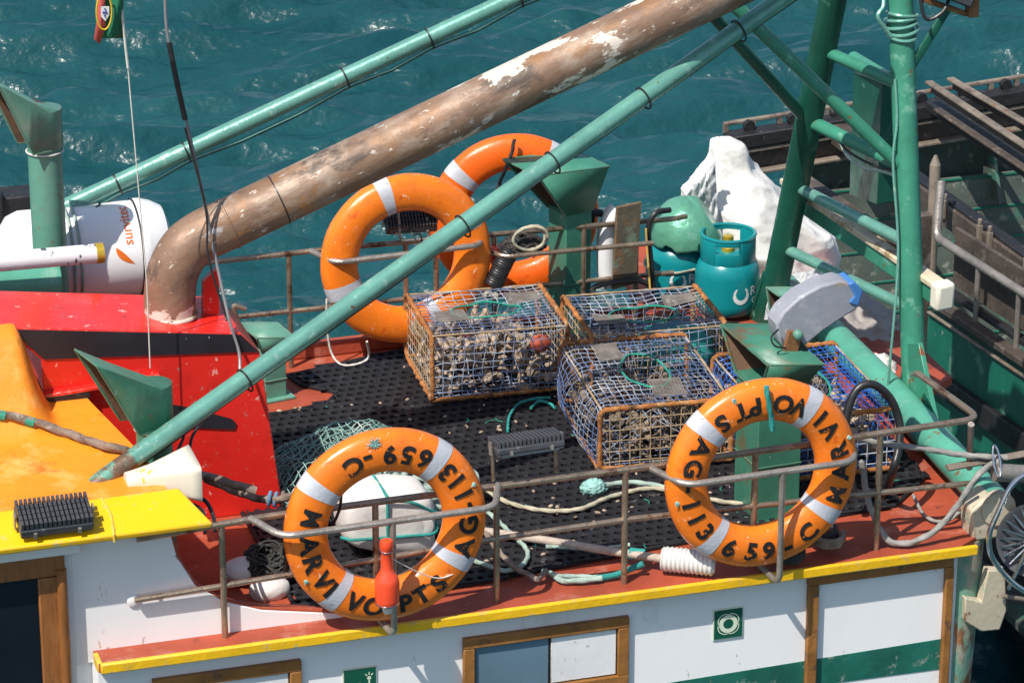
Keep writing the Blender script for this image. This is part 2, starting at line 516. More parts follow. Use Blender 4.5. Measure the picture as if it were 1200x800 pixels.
def text_flat(body, size, bold=0., maxlen=.012):
    cu = bpy.data.curves.new('lettering', 'FONT')
    cu.body = body
    cu.size = size
    cu.offset = bold
    cu.align_x = 'CENTER'
    cu.resolution_u = 4
    ob = bpy.data.objects.new('lettering', cu)
    COL.objects.link(ob)
    bpy.context.view_layer.update()
    me = bpy.data.meshes.new_from_object(ob.evaluated_get(bpy.context.evaluated_depsgraph_get()))
    bpy.data.objects.remove(ob)
    bm = bmesh.new()
    bm.from_mesh(me)
    bmesh.ops.triangulate(bm, faces=bm.faces)
    for _ in range(5):
        es = [e for e in bm.edges if e.calc_length() > maxlen]
        if not es:
            break
        bmesh.ops.subdivide_edges(bm, edges=es, cuts=1)
        bmesh.ops.triangulate(bm, faces=bm.faces)
    vs = [v.co.copy() for v in bm.verts]
    bm.verts.index_update()
    fs = [tuple(v.index for v in f.verts) for f in bm.faces]
    bm.free()
    bpy.data.meshes.remove(me)
    return vs, fs


# ------------------------------------------------------------------ world, sun, camera
SUN_TO = V((.46, .33, -.82)).normalized()
elev = math.asin(-SUN_TO.z)
azim = math.atan2(-SUN_TO.x, -SUN_TO.y)
w = bpy.data.worlds.new("World")
SC.world = w
w.use_nodes = True
wn = w.node_tree
sky = wn.nodes.new('ShaderNodeTexSky')
sky.sky_type = 'NISHITA'
sky.sun_disc = False
sky.sun_elevation = elev
sky.sun_rotation = azim % (2*math.pi)
sky.air_density = 1.0
sky.dust_density = 1.2
wn.links.new(sky.outputs[0], wn.nodes['Background'].inputs[0])
wn.nodes['Background'].inputs[1].default_value = .10
sl = bpy.data.lights.new('sun', 'SUN')
sl.energy = 4.2
sl.angle = math.radians(.5)
sl.color = (1, .95, .87)
so = bpy.data.objects.new('sun', sl)
so.rotation_euler = SUN_TO.to_track_quat('-Z', 'Y').to_euler()
so.location = (-6, -4, 12)
COL.objects.link(so)

cd = bpy.data.cameras.new('camera')
cd.sensor_width = 36
cd.lens = FPX/W0*36
cd.clip_end = 6000
co = bpy.data.objects.new('camera', cd)
co.matrix_world = Matrix((CR, CU, -CD)).transposed().to_4x4()
co.location = CP
COL.objects.link(co)
SC.camera = co
SC.view_settings.view_transform = 'Standard'
SC.view_settings.look = 'None'
SC.view_settings.gamma = 1
SC.view_settings.exposure = 0.45

# ------------------------------------------------------------------ water
SEA = -1.75


def sea():
    m, t, b = nt('sea_water')
    tc = t.nodes.new('ShaderNodeTexCoord')
    n = noise_node(t, tc.outputs['Object'], .5, 3, .5)
    c = ramp(t, n, .3, .7, (.006, .049, .058, 1), (.012, .068, .077, 1))
    t.links.new(c, b.inputs['Base Color'])
    b.inputs['Roughness'].default_value = .29
    b.inputs['IOR'].default_value = 1.333
    mp = t.nodes.new('ShaderNodeMapping')
    mp.inputs['Rotation'].default_value = (0, 0, AZ)
    mp.inputs['Scale'].default_value = (1, 1.7, 1)
    t.links.new(tc.outputs['Object'], mp.inputs[0])
    h1 = noise_node(t, mp.outputs[0], 3.2, 3, .5)
    h2 = noise_node(t, mp.outputs[0], 9., 3, .5)
    ma = t.nodes.new('ShaderNodeMath')
    ma.operation = 'MULTIPLY_ADD'
    t.links.new(h2, ma.inputs[0])
    ma.inputs[1].default_value = .35
    t.links.new(h1, ma.inputs[2])
    h = ma.outputs[0]
    bn = t.nodes.new('ShaderNodeBump')
    bn.inputs['Strength'].default_value = 1.
    bn.inputs['Distance'].default_value = .05
    t.links.new(h, bn.inputs['Height'])
    t.links.new(bn.outputs[0], b.inputs['Normal'])
    x0, x1, y0, y1, st = -5., 18., -3., 27., .05
    xs, ys = np.arange(x0, x1, st), np.arange(y0, y1, st)
    X, Y = np.meshgrid(xs, ys, indexing='ij')
    Z = np.zeros_like(X)
    rng = np.random.RandomState(3)
    for i in range(130):
        lam = .26*(8.5**rng.rand())
        a = math.pi/2-AZ+.15+rng.normal(0, .34)
        k = 2*math.pi/lam
        amp = .0092*lam**.62
        ph = k*(X*math.cos(a)+Y*math.sin(a))+rng.rand()*6.28
        s = np.sin(ph)
        Z += amp*(s-.30*np.cos(2*ph))
    edge = np.minimum.reduce([X-x0, x1-st-X, Y-y0, y1-st-Y])
    Z *= np.clip(edge/2, 0, 1)
    nx, ny = X.shape
    co_ = np.stack([X, Y, Z], -1).reshape(-1, 3)
    idx = np.arange(nx*ny).reshape(nx, ny)
    q = np.stack([idx[:-1, :-1], idx[1:, :-1], idx[1:, 1:], idx[:-1, 1:]], -1).reshape(-1, 4)
    xa, xb, ya, yb = xs[0], xs[-1], ys[0], ys[-1]
    B = 2500.
    ex = np.array([(-B, -B, 0), (B, -B, 0), (B, B, 0), (-B, B, 0), (xa, ya, 0), (xb, ya, 0), (xb, yb, 0), (xa, yb, 0)])
    k = len(co_)
    qe = np.array([(0, 1, 5, 4), (1, 2, 6, 5), (2, 3, 7, 6), (3, 0, 4, 7)])+k
    co_ = np.vstack([co_, ex])
    q = np.vstack([q, qe])
    me = bpy.data.meshes.new('water')
    me.vertices.add(len(co_))
    me.vertices.foreach_set('co', co_.ravel())
    me.loops.add(q.size)
    me.loops.foreach_set('vertex_index', q.ravel().astype(np.int32))
    me.polygons.add(len(q))
    me.polygons.foreach_set('loop_start', np.arange(0, q.size, 4, dtype=np.int32))
    me.update(calc_edges=True)
    me.shade_smooth()
    me.materials.append(m)
    o = bpy.data.objects.new('water', me)
    o.location = (0, 0, SEA)
    COL.objects.link(o)
    tag(o, 'rippled teal harbour water behind the boats', 'water', kind='structure')


sea()

# ------------------------------------------------------------------ the fishing boat
BOAT = thing('fishing_boat', 'white fishing boat with red deck, red engine casing and orange cabin roof', 'fishing boat', (.7, 1.3, -1.9))
deck_poly = [(-1.9, .125), (-1.105, .125), (-1.105, -.03), (2.34, -.03), (2.46, .05), (2.62, .6), (2.66, 1.35), (3.02, 1.6), (3.05, 3.6), (2.1, 3.6), (1.95, 2.72), (-1.9, 2.62)]
MB().prism([(x, y, 0) for x, y in deck_poly], (0, 0, -.036)).build('deck', 'deckred', BOAT)
# hull below the deck
hp = [(-1.9, .10), (-1.11, .10), (-1.10, .03), (2.36, .03), (2.46, .12), (2.58, .6), (2.60, 2.6), (-1.9, 2.56)]
MB().prism([(x, y, -.038) for x, y in hp], (0, 0, -2.2)).build('hull', 'hull', BOAT)
# rub strip
MB().box((.66, -.034, -.018), (3.52, .022, .042)).build('rub_strip', 'yellow', BOAT, bevel=.006)
MB().box((-1.10, .02, -.018), (.02, .09, .042)).build('strip_end', 'yellow', BOAT, bevel=.005)
# far side toe rail
MB().box((1.0, 2.66, .035), (1.9, .05, .07)).build('toe_rail', 'deckred', BOAT, bevel=.008)
MB().prism([(2.60, .62, .003), (2.66, .62, .003), (2.69, 2.3, .003), (2.63, 2.3, .003)], (0, 0, .08)).build('toe_rail', 'deckred', BOAT, bevel=.008)
# green stripe on the hull side
st = [at(560, 845, y=.027), at(783, 800, y=.027), at(1105, 748, y=.027), at(1105, 783, y=.027), at(955, 803, y=.027), at(560, 885, y=.027)]
MB().prism(st, (0, .004, 0)).build('hull_stripe', 'hullgreen', BOAT)


def framed(x0, x1, z0, z1, w_, panes, fm='woodrough', y=.03):
    """a hull window: frame with its panes"""
    fr = MB()
    fr.box(((x0+x1)/2, y-.012, z1-w_/2), (x1-x0, .026, w_))
    fr.box(((x0+x1)/2, y-.012, z0+w_/2), (x1-x0, .026, w_))
    fr.box((x0+w_/2, y-.012, (z0+z1)/2), (w_, .025, z1-z0-2*w_))
    fr.box((x1-w_/2, y-.012, (z0+z1)/2), (w_, .025, z1-z0-2*w_))
    f = fr.build('window', fm, BOAT, bevel=.004)
    MB().box(((x0+x1)/2, y-.001, (z0+z1)/2), (x1-x0-2*w_+.002, .004, z1-z0-2*w_+.002)).build('gasket', 'fender', f)
    for a, b, mt, dy in panes:
        MB().box(((a+b)/2, y-.005+dy, (z0+z1)/2), (b-a-.010, .008, z1-z0-2*w_-.010)).build('pane', mt, f, bevel=.002)


framed(.31, .98, -.42, -.125, .045, [(.355, .66, 'glassblue', 0), (.66, .935, 'panelwhite', -.004)])
framed(-.90, -.328, -.46, -.118, .045, [(-.855, -.373, 'panelwhite', -.003)])
# big framed side panel near the stern
pf = MB()
pf.box((2.03, .016, -.075), (.62, .028, .05))
pf.box((1.745, .016, -.55), (.045, .028, .9))
pf.box((2.325, .016, -.55), (.035, .028, .9))
pf.build('panel_frame', 'woodrough', BOAT, bevel=.005)
# stern corner pillar
MB().tube([(2.415, .13, -.02), (2.375, .13, -1.0), (2.34, .13, -1.9)], .10, 20).build('corner_pillar', 'corner', BOAT)
# curved coaming plate rising to the cabin
pl = [(-1.17, -.05), (-1.17, .47), (-.86, .50), (-.80, .46), (-.775, .34), (-.71, .215), (-.6, .13), (-.46, .075), (-.28, .04), (-.1, .004), (-.1, -.05)]
MB().prism([(x, .085, z) for x, z in pl], (0, .03, 0)).build('coaming', 'hull', BOAT, bevel=.004)
MB().tube([V((p.x, .10, p.z+.002)) for p in spline([(x, 0, z) for x, z in pl[3:10]], 6)], .012, 10).build('coaming_rim', 'deckred', BOAT)
cap = []
crv = spline([(x, 0, z) for x, z in pl[3:10]], 5)
cap_mb = MB()
cap_mb.grid(lambda u, v: V((crv[int(u*(len(crv)-1)+.5)].x, .116+.06*v, crv[int(u*(len(crv)-1)+.5)].z-.012-.004*v)), len(crv)-1, 2)
cap_mb.build('coaming_cap', 'deckred', BOAT, solid=.008)
# cabin wall, door
MB().box((-1.55, .10, -.1), (.76, .04, 1.16)).build('cabin_wall', 'hull', BOAT)
MB().box((-1.45, .06, .455), (.62, .05, .055)).build('door_lintel', 'hull', BOAT, bevel=.005)
dr = MB()
dr.box((-1.5, .06, .385), (.60, .03, .085))
dr.box((-1.265, .06, -.2), (.075, .03, 1.08))
d = dr.build('door', 'wood', BOAT, bevel=.006)
MB().tube([(-1.215, .045, .37), (-1.215, .045, -.8)], .02, 12).build('door_post', 'wood', d)
MB().box((-1.55, .068, -.22), (.5, .012, 1.12)).build('door_glass', 'glassdark', d)
# cabin roof: orange top and yellow sloping edge
rf = MB()
roof = [(-1.9, .15), (-.775, .15), (-.80, .45), (-.92, 1.09), (-1.9, 1.09)]


def smooth(a):
    a = max(0, min(1, a))
    return a*a*(3-2*a)


def roofz(x, y):
    return .565+.04*(y-.15)+.33*smooth((-1.06-x)/.13)*smooth((y-.72)/.36)+.004*mnoise.noise(V((x*4, y*4, 0)))


def roofp(u, v):
    y = .15+.95*v
    xr = float(np.interp(y, [.15, .45, 1.09], [-.775, -.80, -.92]))
    x = -1.9+(xr+1.9)*u
    return V((x, y, roofz(x, y)))


rf.grid(roofp, 60, 40)
rf.grid(lambda u, v: roofp(1, u)-V((0, 0, .07*v)), 40, 1)
rf.build('cabin_roof', 'orange', BOAT)
yt = MB()
ya = [(-1.9, -.045, .495), (-1.9, -.052, .525), (-1.9, .155, .578), (-1.9, .155, .495)]
yb = [(-.662, -.045, .500), (-.662, -.052, .525), (-.745, .155, .59), (-.745, .155, .500)]
yt.add(ya+yb, [(0, 3, 2, 1), (4, 5, 6, 7), (0, 1, 5, 4), (1, 2, 6, 5), (2, 3, 7, 6), (3, 0, 4, 7)])
ys = MB().tube(resample([(-1.035, .155, .584), (-1.02, .05, .555), (-1.03, -.05, .526), (-1.03, -.05, .497)], .01), .006, 6, lump=.5)
ye = yt.build('roof_edge', 'roofyellow', BOAT, bevel=.008)
ys.build('edge_seam', 'roofyellow', ye)
# cabin end wall under the roof
MB().box((-.86, .62, .27), (.03, .9, .46)).build('cabin_end', 'deckred', BOAT)
# red engine casing
cas = [(-.90, 0), (-.13, 0), (-.21, .70), (-.285, .787), (-1.23, .922), (-1.08, .77), (-1.08, .632), (-.90, .632)]
MB().prism([(x, 1.10, z) for x, z in cas], (0, .42, 0)).build('engine_casing', 'red', BOAT, bevel=.006)
MB().prism([(-1.085, 1.06, .635), (-.62, 1.06, .66), (-.62, 1.06, .645), (-1.085, 1.06, .62)], (0, .05, 0)).build('casing_lip', 'red', BOAT, bevel=.003)
MB().box((-.99, 1.075, .612), (.17, .03, .028)).build('casing_gap_shade', 'fender', BOAT)  # black box stands in for the shade in the gap under the lip
MB().prism([(x, 1.094, z) for x, z in [(-1.20, .912), (-.285, .783), (-.215, .703), (-1.07, .772)]], (0, .004, 0)).build('casing_band', 'black', BOAT)
sw = [at(*p, y=1.094) for p in ((196, 473), (225, 478), (272, 491), (277, 496), (275, 503), (250, 502), (196, 499))]
MB().prism(sw, (0, .004, 0)).build('casing_mark', 'black', BOAT)

# rubber mat: every hole is cut through
mat_poly = [(-.3, .13), (.36, .20), (1.23, .31), (2.25, .40), (2.47, .62), (2.50, 2.3), (2.1, 2.62), (.80, 2.60), (.22, 2.45), (.25, 2.33), (.38, 2.20), (.31, 2.10), (.02, 2.03), (-.3, 1.98)]


def inside(x, y, poly):
    c = False
    for i in range(len(poly)):
        (x1, y1), (x2, y2) = poly[i-1], poly[i]
        if (y1 > y) != (y2 > y) and x < (x2-x1)*(y-y1)/(y2-y1)+x1:
            c = not c
    return c


def mat_mesh():
    mb = MB()
    px, py, r, h = .0455, .058, .0148, .017
    j = 0
    y = .05
    z0 = .019
    while y < 2.7:
        x = -.4+(px/2 if j % 2 else 0)
        while x < 2.7:
            if inside(x, y, mat_poly):
                k = len(mb.v)
                dz = .004*mnoise.noise(V((x*2, y*2, 0)))
                cor = [(1, 1), (0, 1), (-1, 1), (-1, 0), (-1, -1), (0, -1), (1, -1), (1, 0)]
                for ex_, ey_ in cor:
                    mb.v.append((x+ex_*px/2, y+ey_*py/2, z0))
                rr = r*(.92+.16*random.random())
                for zz in (z0+.0005, z0-h):
                    for ex_, ey_ in cor:
                        a = math.atan2(ey_, ex_)
                        mb.v.append((x+math.cos(a)*rr*1.08, y+math.sin(a)*rr*1.05, zz))
                for q in range(8):
                    p = (q+1) % 8
                    mb.f.append((k+q, k+p, k+8+p, k+8+q))
                    mb.f.append((k+8+q, k+8+p, k+16+p, k+16+q))
                # corner fill: the octagon runs to the cell's rectangle
            x += px
        y += py
        j += 1
    # skirt round the edge
    n = len(mat_poly)
    for i in range(n):
        a, b = mat_poly[i-1], mat_poly[i]
        mb.tube(resample([(a[0], a[1], .009), (b[0], b[1], .009)], .1), .010, 6)
    o = mb.build('deck_mat', 'rubber', angle=30)
    tag(o, 'black rubber mat full of round drain holes on the red deck', 'mat')


mat_mesh()

# ------------------------------------------------------------------ railings
RZ, RL = .485, .25


def railing_near():
    t = thing('railing', 'bare steel guard rail along the near edge of the deck, bent out round two lifebuoys', 'railing', (.7, .05, 0), group='guard rails of the boat')
    top = fillet([(-.93, .05, .45), (-.45, .05, .475), (.45, .05, .48), (1.1, .05, .482), (1.83, .05, .495), (2.44, .05, .51), tuple(at(1075, 437, z=.52)), tuple(at(1070, 440, z=.3))], .07)
    MB().tube(top, .0135, 10).build('top_rail', 'rail', t)
    low = fillet([tuple(at(158, 703, y=.06)), (-.35, .05, .225), (.45, .05, .262), (1.0, .05, .272), (2.42, .05, .235)], .05)
    MB().tube(low, .0115, 10).build('lower_rail', 'rail', t)
    for x, zt in ((-.61, .47), (-.02, .48), (.455, .48), (.97, .482), (1.5, .486), (2.02, .5)):
        MB().tube([(x, .05, 0), (x, .05, zt)], .0125, 10).build('rail_post', 'rail', t)
    MB().tube([tuple(at(1138, 497, z=.5)), tuple(at(1136, 548, z=.24))], .0135, 10).build('rail_post', 'railgrey', t)
    MB().lathe([(.024, 0), (.024, .006), (.015, .010)], tuple(at(156, 703, y=.083)), Matrix.Rotation(math.radians(90), 3, 'X')).build('rail_flange', 'hull', t)
    for a, b, hx in ((-.45, .46, .0), (1.12, 1.90, 1.545)):
        MB().tube(fillet([(a-.05, .05, .476), (a+.03, -.125, .468), (b-.06, -.125, .478), (b+.0, .05, .485)], .06), .0135, 10).build('lifebuoy_hoop', 'railgrey', t)
        MB().tube(fillet([(hx, -.125, .47), (hx, -.125, .0), (hx-.03, .0, .018)], .04), .0125, 10).build('lifebuoy_hook', 'railgrey', t)


def railing_far():
    t = thing('railing', 'bare steel guard rail along the far side of the deck above the water', 'railing', (.7, 2.56, 0), group='guard rails of the boat')
    MB().tube([(-.76, 2.56, .535), (.5, 2.56, .54), (2.05, 2.56, .51), (2.12, 2.6, .5)], .0125, 10).build('top_rail', 'rail', t)
    MB().tube([(-.3, 2.56, .27), (.9, 2.56, .265), (2.05, 2.56, .25)], .0115, 10).build('lower_rail', 'rail', t)
    for x in (.26, .79, .93, 1.2, 1.62, 1.87):
        MB().tube([(x, 2.56, 0), (x, 2.56, .53)], .012, 10).build('rail_post', 'rail', t)
    MB().tube(fillet([(.36, 2.56, .54), (.43, 2.40, .535), (1.09, 2.40, .545), (1.13, 2.56, .545)], .05), .0135, 10).build('lifebuoy_hoop', 'railgrey', t)
    MB().tube(fillet([(1.15, 2.56, .47), (1.2, 2.42, .47), (1.9, 2.42, .46)], .05), .0115, 10).build('middle_rail', 'rail', t)
    MB().tube(fillet([tuple(at(277, 372, y=2.5)), tuple(at(273, 357, y=2.5)), tuple(at(288, 362, y=2.5))], .02), .012, 8).build('rail_hook', 'rail', t)


railing_near()
railing_far()

# ------------------------------------------------------------------ lifebuoys
RC, RA, RB = .3065, .0835, .056


def ring(mb, a0=0., a1=2*math.pi, grow=0., n=72, m=20, closed=True):
    vs, fs = [], []
    cnt = n if closed else n+1
    for i in range(cnt):
        th = a0+(a1-a0)*i/n
        for k in range(m):
            ph = 2*math.pi*k/m
            c, s_ = math.cos(ph), math.sin(ph)
            # a rounded section, a little flattened
            rr = RC+(RA+grow)*math.copysign(abs(c)**.9, c)
            y = (RB+grow)*math.copysign(abs(s_)**.85, s_)
            w_ = 0 if grow else .0022*mnoise.noise(V((math.cos(th)*4, math.sin(th)*4, ph)))
            vs.append((math.cos(th)*(rr+w_), y, math.sin(th)*(rr+w_)))
    q = n if closed else n
    for i in range(q):
        j = (i+1) % cnt if closed else i+1
        for k in range(m):
            l = (k+1) % m
            fs.append((i*m+k, j*m+k, j*m+l, i*m+l))
    mb.add(vs, fs)


def buoy_words(mb, words):
    for chars, angs in words:
        for ch, mid in zip(chars, angs):
            vs, fs = text_flat(ch, .098, .0036)
            r0 = RC+.036+random.uniform(-.003, .003)
            tilt = random.uniform(-.07, .07)
            out = []
            for p in vs:
                px_, py_ = p.x*(.88 if ch == 'M' else 1.04)-p.y*tilt, p.y+p.x*tilt
                r = r0-py_
                th = math.radians(mid)+px_/RC
                q = max(-.97, min(.97, (r-RC)/(RA+.001)))
                y = -(RB+.0022)*(1-abs(q)**(2/.9))**(.85/2)
                jit = .0013*mnoise.noise(V((p.x*40, p.y*40, mid)))
                out.append((math.cos(th)*(r+jit), y-.0012, math.sin(th)*(r+jit)))
            mb.add(out, fs)


def lifebuoy(label, loc, rot, mat, words, tufts=(112, 20, 190), bigtuft=None, bands=(57, 137, 229, 325)):
    t = thing('lifebuoy', label, 'lifebuoy', loc, rot, 'lifebuoys on the boat')
    mb = MB()
    ring(mb)
    mb.build('ring', mat, t, local=True, angle=60)
    for a in bands:
        b = MB()
        ring(b, math.radians(a-5.0), math.radians(a+5.0), .0014, 5, 20, False)
        b.build('reflective_band', 'band', t, local=True, angle=60)
    if words:
        for wd in words:
            mb = MB()
            buoy_words(mb, [wd])
            mb.build('lettering', 'ink', t, local=True)
    if tufts:
        for a in tufts:
            a_ = math.radians(a)
            b = MB()
            big = a == bigtuft
            b.tube([(math.cos(a_)*(RC+.05), -.03, math.sin(a_)*(RC+.05)), (math.cos(a_)*(RC+.056), -.050, math.sin(a_)*(RC+.056))], [.012, .008], 10)
            for k in range(150 if big else 9):
                p0 = V((math.cos(a_)*(RC+.056), -.046, math.sin(a_)*(RC+.056)))
                sp_ = .011 if big else .005
                p1 = p0+V((random.gauss(0, sp_), -.004-random.random()*.008, random.gauss(0, sp_)))
                b.tube([p0, p0.lerp(p1, .5)+V((0, -.003, 0)), p1], .0012 if big else .0016, 4)
            b.build('rope_stub', 'teal', t, local=True)
    return t


WORDS = [('MARVI', (340, 358, 15, 34, 46)), ('VO', (66, 79)), ('PTS', (100, 110, 126)), ('AG', (149, 165)), ('-', (180,)), ('113', (193, 205, 218)), ('659', (242, 260, 273)), ('-', (288,)), ('C', (306,))]
WORDS2 = [('MARVI', (330, 350, 4, 20, 30)), ('VO', (50, 65)), ('PTS', (88, 101, 115)), ('AG', (147, 164)), ('-', (178,)), ('113', (188, 200, 210)), ('659', (230, 243, 256)), ('-', (271,)), ('C', (282,))]
lifebuoy(         'weathered lettered orange lifebuoy hanging in front of the green vent with the grey lamp', (1.492, -.036, .437), (0, 0, 0), 'buoy', WORDS)
lifebuoy('lettered orange lifebuoy with a red bottle-shaped light hanging on its hoop', (-.005, -.036, .42), (0, -math.radians(193), 0), 'buoy', WORDS2, (265, 15, 190), 265, bands=(37, 136, 220, 311))
lifebuoy('plain orange lifebuoy held in the far rail hoop above the shell-filled pot', (.77, 2.475, .49), (math.radians(-2), math.radians(30), 0), 'buoy', None, ())
lifebuoy('orange lifebuoy on the outer side of the far rail, tied with black cord', (1.36, 2.78, .52), (0, math.radians(-2), math.radians(-8)), 'buoyred', None, ())
rope('black_rope', [at(603, 163, y=2.70), at(598, 185, y=2.68), at(588, 208, y=2.66), at(582, 225, y=2.6)], .008, 'hose', 'black cord knotted over the outermost far lifebuoy', 'cord')
rope('tassel_cord', [at(898, 452, y=-.10), at(900, 468, y=-.105), at(903, 485, y=-.10), at(905, 504, y=-.098)], .010, 'ropeteal', 'short frayed teal cord hanging from the top of the stern lifebuoy', 'cord')

# bottle shaped buoy light
bl = thing('buoy_light', 'red bottle-shaped lifebuoy light hung upside down on the lifebuoy hoop', 'buoy light', tuple(at(454, 712, y=-.165)))
zb = ORG[bl.name]
pr = [(.012, .03), (.03, .034), (.0365, .046), (.038, .06), (.038, .125), (.036, .143), (.030, .158), (.0225, .172), (.0192, .188), (.0188, .262), (.021, .266), (.0215, .286), (.019, .298), (.008, .304), (.001, .305)]
MB().lathe([(r*1.22, z-.02) for r, z in pr], tuple(zb), None, 24).build('light_body', 'floatlight', bl)
MB().lathe([(.002, -.022), (.014, -.02), (.02, -.005), (.021, .012)], tuple(zb), None, 20).build('clear_cap', 'clear', bl)
MB().tube([zb+V((.044*math.cos(a), .044*math.sin(a), .022)) for a in np.linspace(0, 6.2832, 20)[:-1]], .003, 6, closed=True).build('wire_ring', 'steel', bl)
MB().tube([zb+V((.025*math.cos(a), .025*math.sin(a), .236)) for a in np.linspace(0, 6.2832, 20)[:-1]], .003, 6, closed=True).build('wire_ring', 'steel', bl)
tag(MB().tube(spline([zb+V((.02, 0, .2)), at(490, 670, y=-.12), at(515, 677, y=-.1), at(537, 668, y=-.08), at(547, 650, y=-.03)], 8), .0025, 6).build('light_lanyard', 'line'), 'thin white lanyard running from the buoy light across its lifebuoy', 'lanyard')


# ------------------------------------------------------------------ crab pots
def strand(mb, pts, r=.0019):
    mb.tube(pts, r, 4, caps=False)


def crab_pot(label, loc, rot, L, Wd, H, net, sag=.03, bulge=.03, nl=15, ns=30, shells=0, endnet='nettan', eye=True, seed=1, lid=True):
    rnd = random.Random(seed)
    t = thing('crab_pot', label, 'crab pot', loc, rot, 'crab pots on the mat')
    # section across the pot: up the front, over the top, down the back
    hw = Wd/2
    sec = spline([(0, -hw, .012), (0, -hw-bulge*.3, H*.35), (0, -hw-bulge*.1, H*.78), (0, -hw*.93, H*.985), (0, -hw*.5, H*1.0), (0, 0, H*1.0), (0, hw*.5, H*1.0), (0, hw*.93, H*.985), (0, hw+bulge*.1, H*.78), (0, hw+bulge*.3, H*.35), (0, hw, .012)], 4)
    sec = resample(sec, .004)
    tot = len(sec)-1

    def surf(u, v):
        p = sec[min(tot, max(0, int(v*tot)))].copy()
        e = 4*u*(1-u)
        if p.z > H*.9:
            p.z -= sag*e*(1-(p.y/hw)**2)
        else:
            p.y += math.copysign(bulge*e*math.sin(math.pi*min(1, p.z/H)), p.y)
        p.x = (u-.5)*L
        n_ = V((0, mnoise.noise(V((u*5+seed, v*9, 0))), mnoise.noise(V((u*5, v*9+seed, 4)))))
        p += n_*.014*e
        return p
    mb = MB()
    eu, ev = .5, .5
    lr = V((.12/L*1., .1))

    def hole(u, v):
        return eye and ((u-eu)/(.26))**2+((v-ev)/.085)**2 < 1
    skew = .12*(rnd.random()-.5)
    for i in range(nl+1):
        run = []
        for k in range(ns*2+1):
            v = k/(ns*2)
            u = i/nl+skew*math.sin(v*math.pi)*4*(i/nl)*(1-i/nl)+.012*mnoise.noise(V((i*1.7, k*.35, seed)))*(0 < i < nl)
            if hole(u, v):
                if len(run) > 1:
                    strand(mb, run)
                run = []
            else:
                run.append(surf(u, v))
        if len(run) > 1:
            strand(mb, run)
    for k in range(1, ns):
        run = []
        for i in range(nl*2+1):
            u = i/(nl*2)
            v = k/ns+.006*mnoise.noise(V((i*.4, k*1.3, seed+3)))
            if hole(u, v):
                if len(run) > 1:
                    strand(mb, run)
                run = []
            else:
                run.append(surf(u, v))
        if len(run) > 1:
            strand(mb, run)
    mb.build('body_net', net, t, local=True, angle=80)
    # end panels
    for sx in (-1, 1):
        e = MB()
        ny, nz = int(Wd/.042), int(H/.042)
        for i in range(1, ny):
            y = -hw+Wd*i/ny
            e.tube([(sx*L/2+.003*mnoise.noise(V((y*30, k_, seed))), y+.004*mnoise.noise(V((y*20, k_*2., seed))), .012+(H-.02)*k_/8) for k_ in range(9)], .0024, 4, caps=False)
        for k in range(1, nz):
            z = H*k/nz
            e.tube([(sx*L/2, -hw+Wd*i_/8, z+.004*mnoise.noise(V((z*30, i_*2., seed)))) for i_ in range(9)], .0024, 4, caps=False)
        e.build('end_net', endnet, t, local=True, angle=80)
        fr = fillet([(sx*L/2, -hw, .02), (sx*L/2, -hw, H), (sx*L/2, hw, H), (sx*L/2, hw, .02), (sx*L/2, -hw, .02)], .035)
        MB().tube(resample(fr, .012), .0112, 8, lump=.75).build('end_frame', 'rustbar', t, local=True, angle=80)
    for sy in (-1, 1):
        MB().tube(resample([(-L/2, sy*hw, .016), (L/2, sy*hw, .016)], .012), .010, 8, lump=.5).build('bottom_bar', 'rustbar', t, local=True, angle=80)
        MB().tube(resample([(-L/2, sy*hw*.97, H-.004), (L/2, sy*hw*.97, H-.012)], .02), .005, 6, lump=.5).build('top_bar', 'nettan', t, local=True, angle=80)
    if eye:
        pts = []
        fun = MB()
        for q in range(37):
            a = 2*math.pi*q/36
            pts.append(surf(eu+.26*math.cos(a), ev+.085*math.sin(a))+V((0, 0, .002)))
        MB().tube(pts[:-1], .0045, 6, closed=True).build('entrance_ring', 'netgreen', t, local=True)
        # funnel net hanging inside the entrance
        cen = surf(.5, .5)-V((0, 0, H*.45))
        for q in range(0, 36, 2):
            strand(fun, [pts[q], pts[q].lerp(cen, .35)-V((0, 0, .03)), pts[q].lerp(cen, .6)-V((0, 0, .03))], .0022)
        for f_ in (.18, .36, .55):
            strand(fun, [p.lerp(cen, f_)-V((0, 0, .03*min(1, f_*3))) for p in pts], .0022)
        fun.build('funnel', 'netgrey', t, local=True, angle=80)
    if lid:
        for (ua, ub, va, vb) in ((.12, .34, .40, .52), (.7, .93, .55, .64)):
            g = MB()
            for q in range(14):
                strand(g, [surf(ua+(ub-ua)*q/13, va+(vb-va)*k/8)+V((0, 0, .004)) for k in range(9)], .0028)
            for q in range(12):
                strand(g, [surf(ua+(ub-ua)*k/8, va+(vb-va)*q/11)+V((0, 0, .004)) for k in range(9)], .0028)
            g.build('net_patch', 'netgrey', t, local=True, angle=80)
    # an inner net chamber
    ch = MB()
    for k in range(9):
        f_ = (k+.5)/9
        strand(ch, [V(((f_-.5)*L*.9, -hw*.8, .03)), V(((f_-.5)*L*.7, 0, H*.55)), V(((f_-.5)*L*.9, hw*.8, .03))], .002)
    for k in range(8):
        y = -hw*.8+hw*1.6*k/7
        z = .03+(H*.52)*(1-abs(y)/(hw*.8))
        strand(ch, [V((-L*.45, y, z)), V((0, y, z-.01)), V((L*.45, y, z))], .002)
    # bottom mesh
    for i in range(1, 14):
        strand(ch, [V((-L/2+L*i/14, -hw, .014)), V((-L/2+L*i/14, hw, .014))], .002)
    for i in range(1, 14):
        strand(ch, [V((-L/2, -hw+Wd*i/14, .014)), V((L/2, -hw+Wd*i/14, .014))], .002)
    ch.build('inner_net', net, t, local=True, angle=80)
    return t


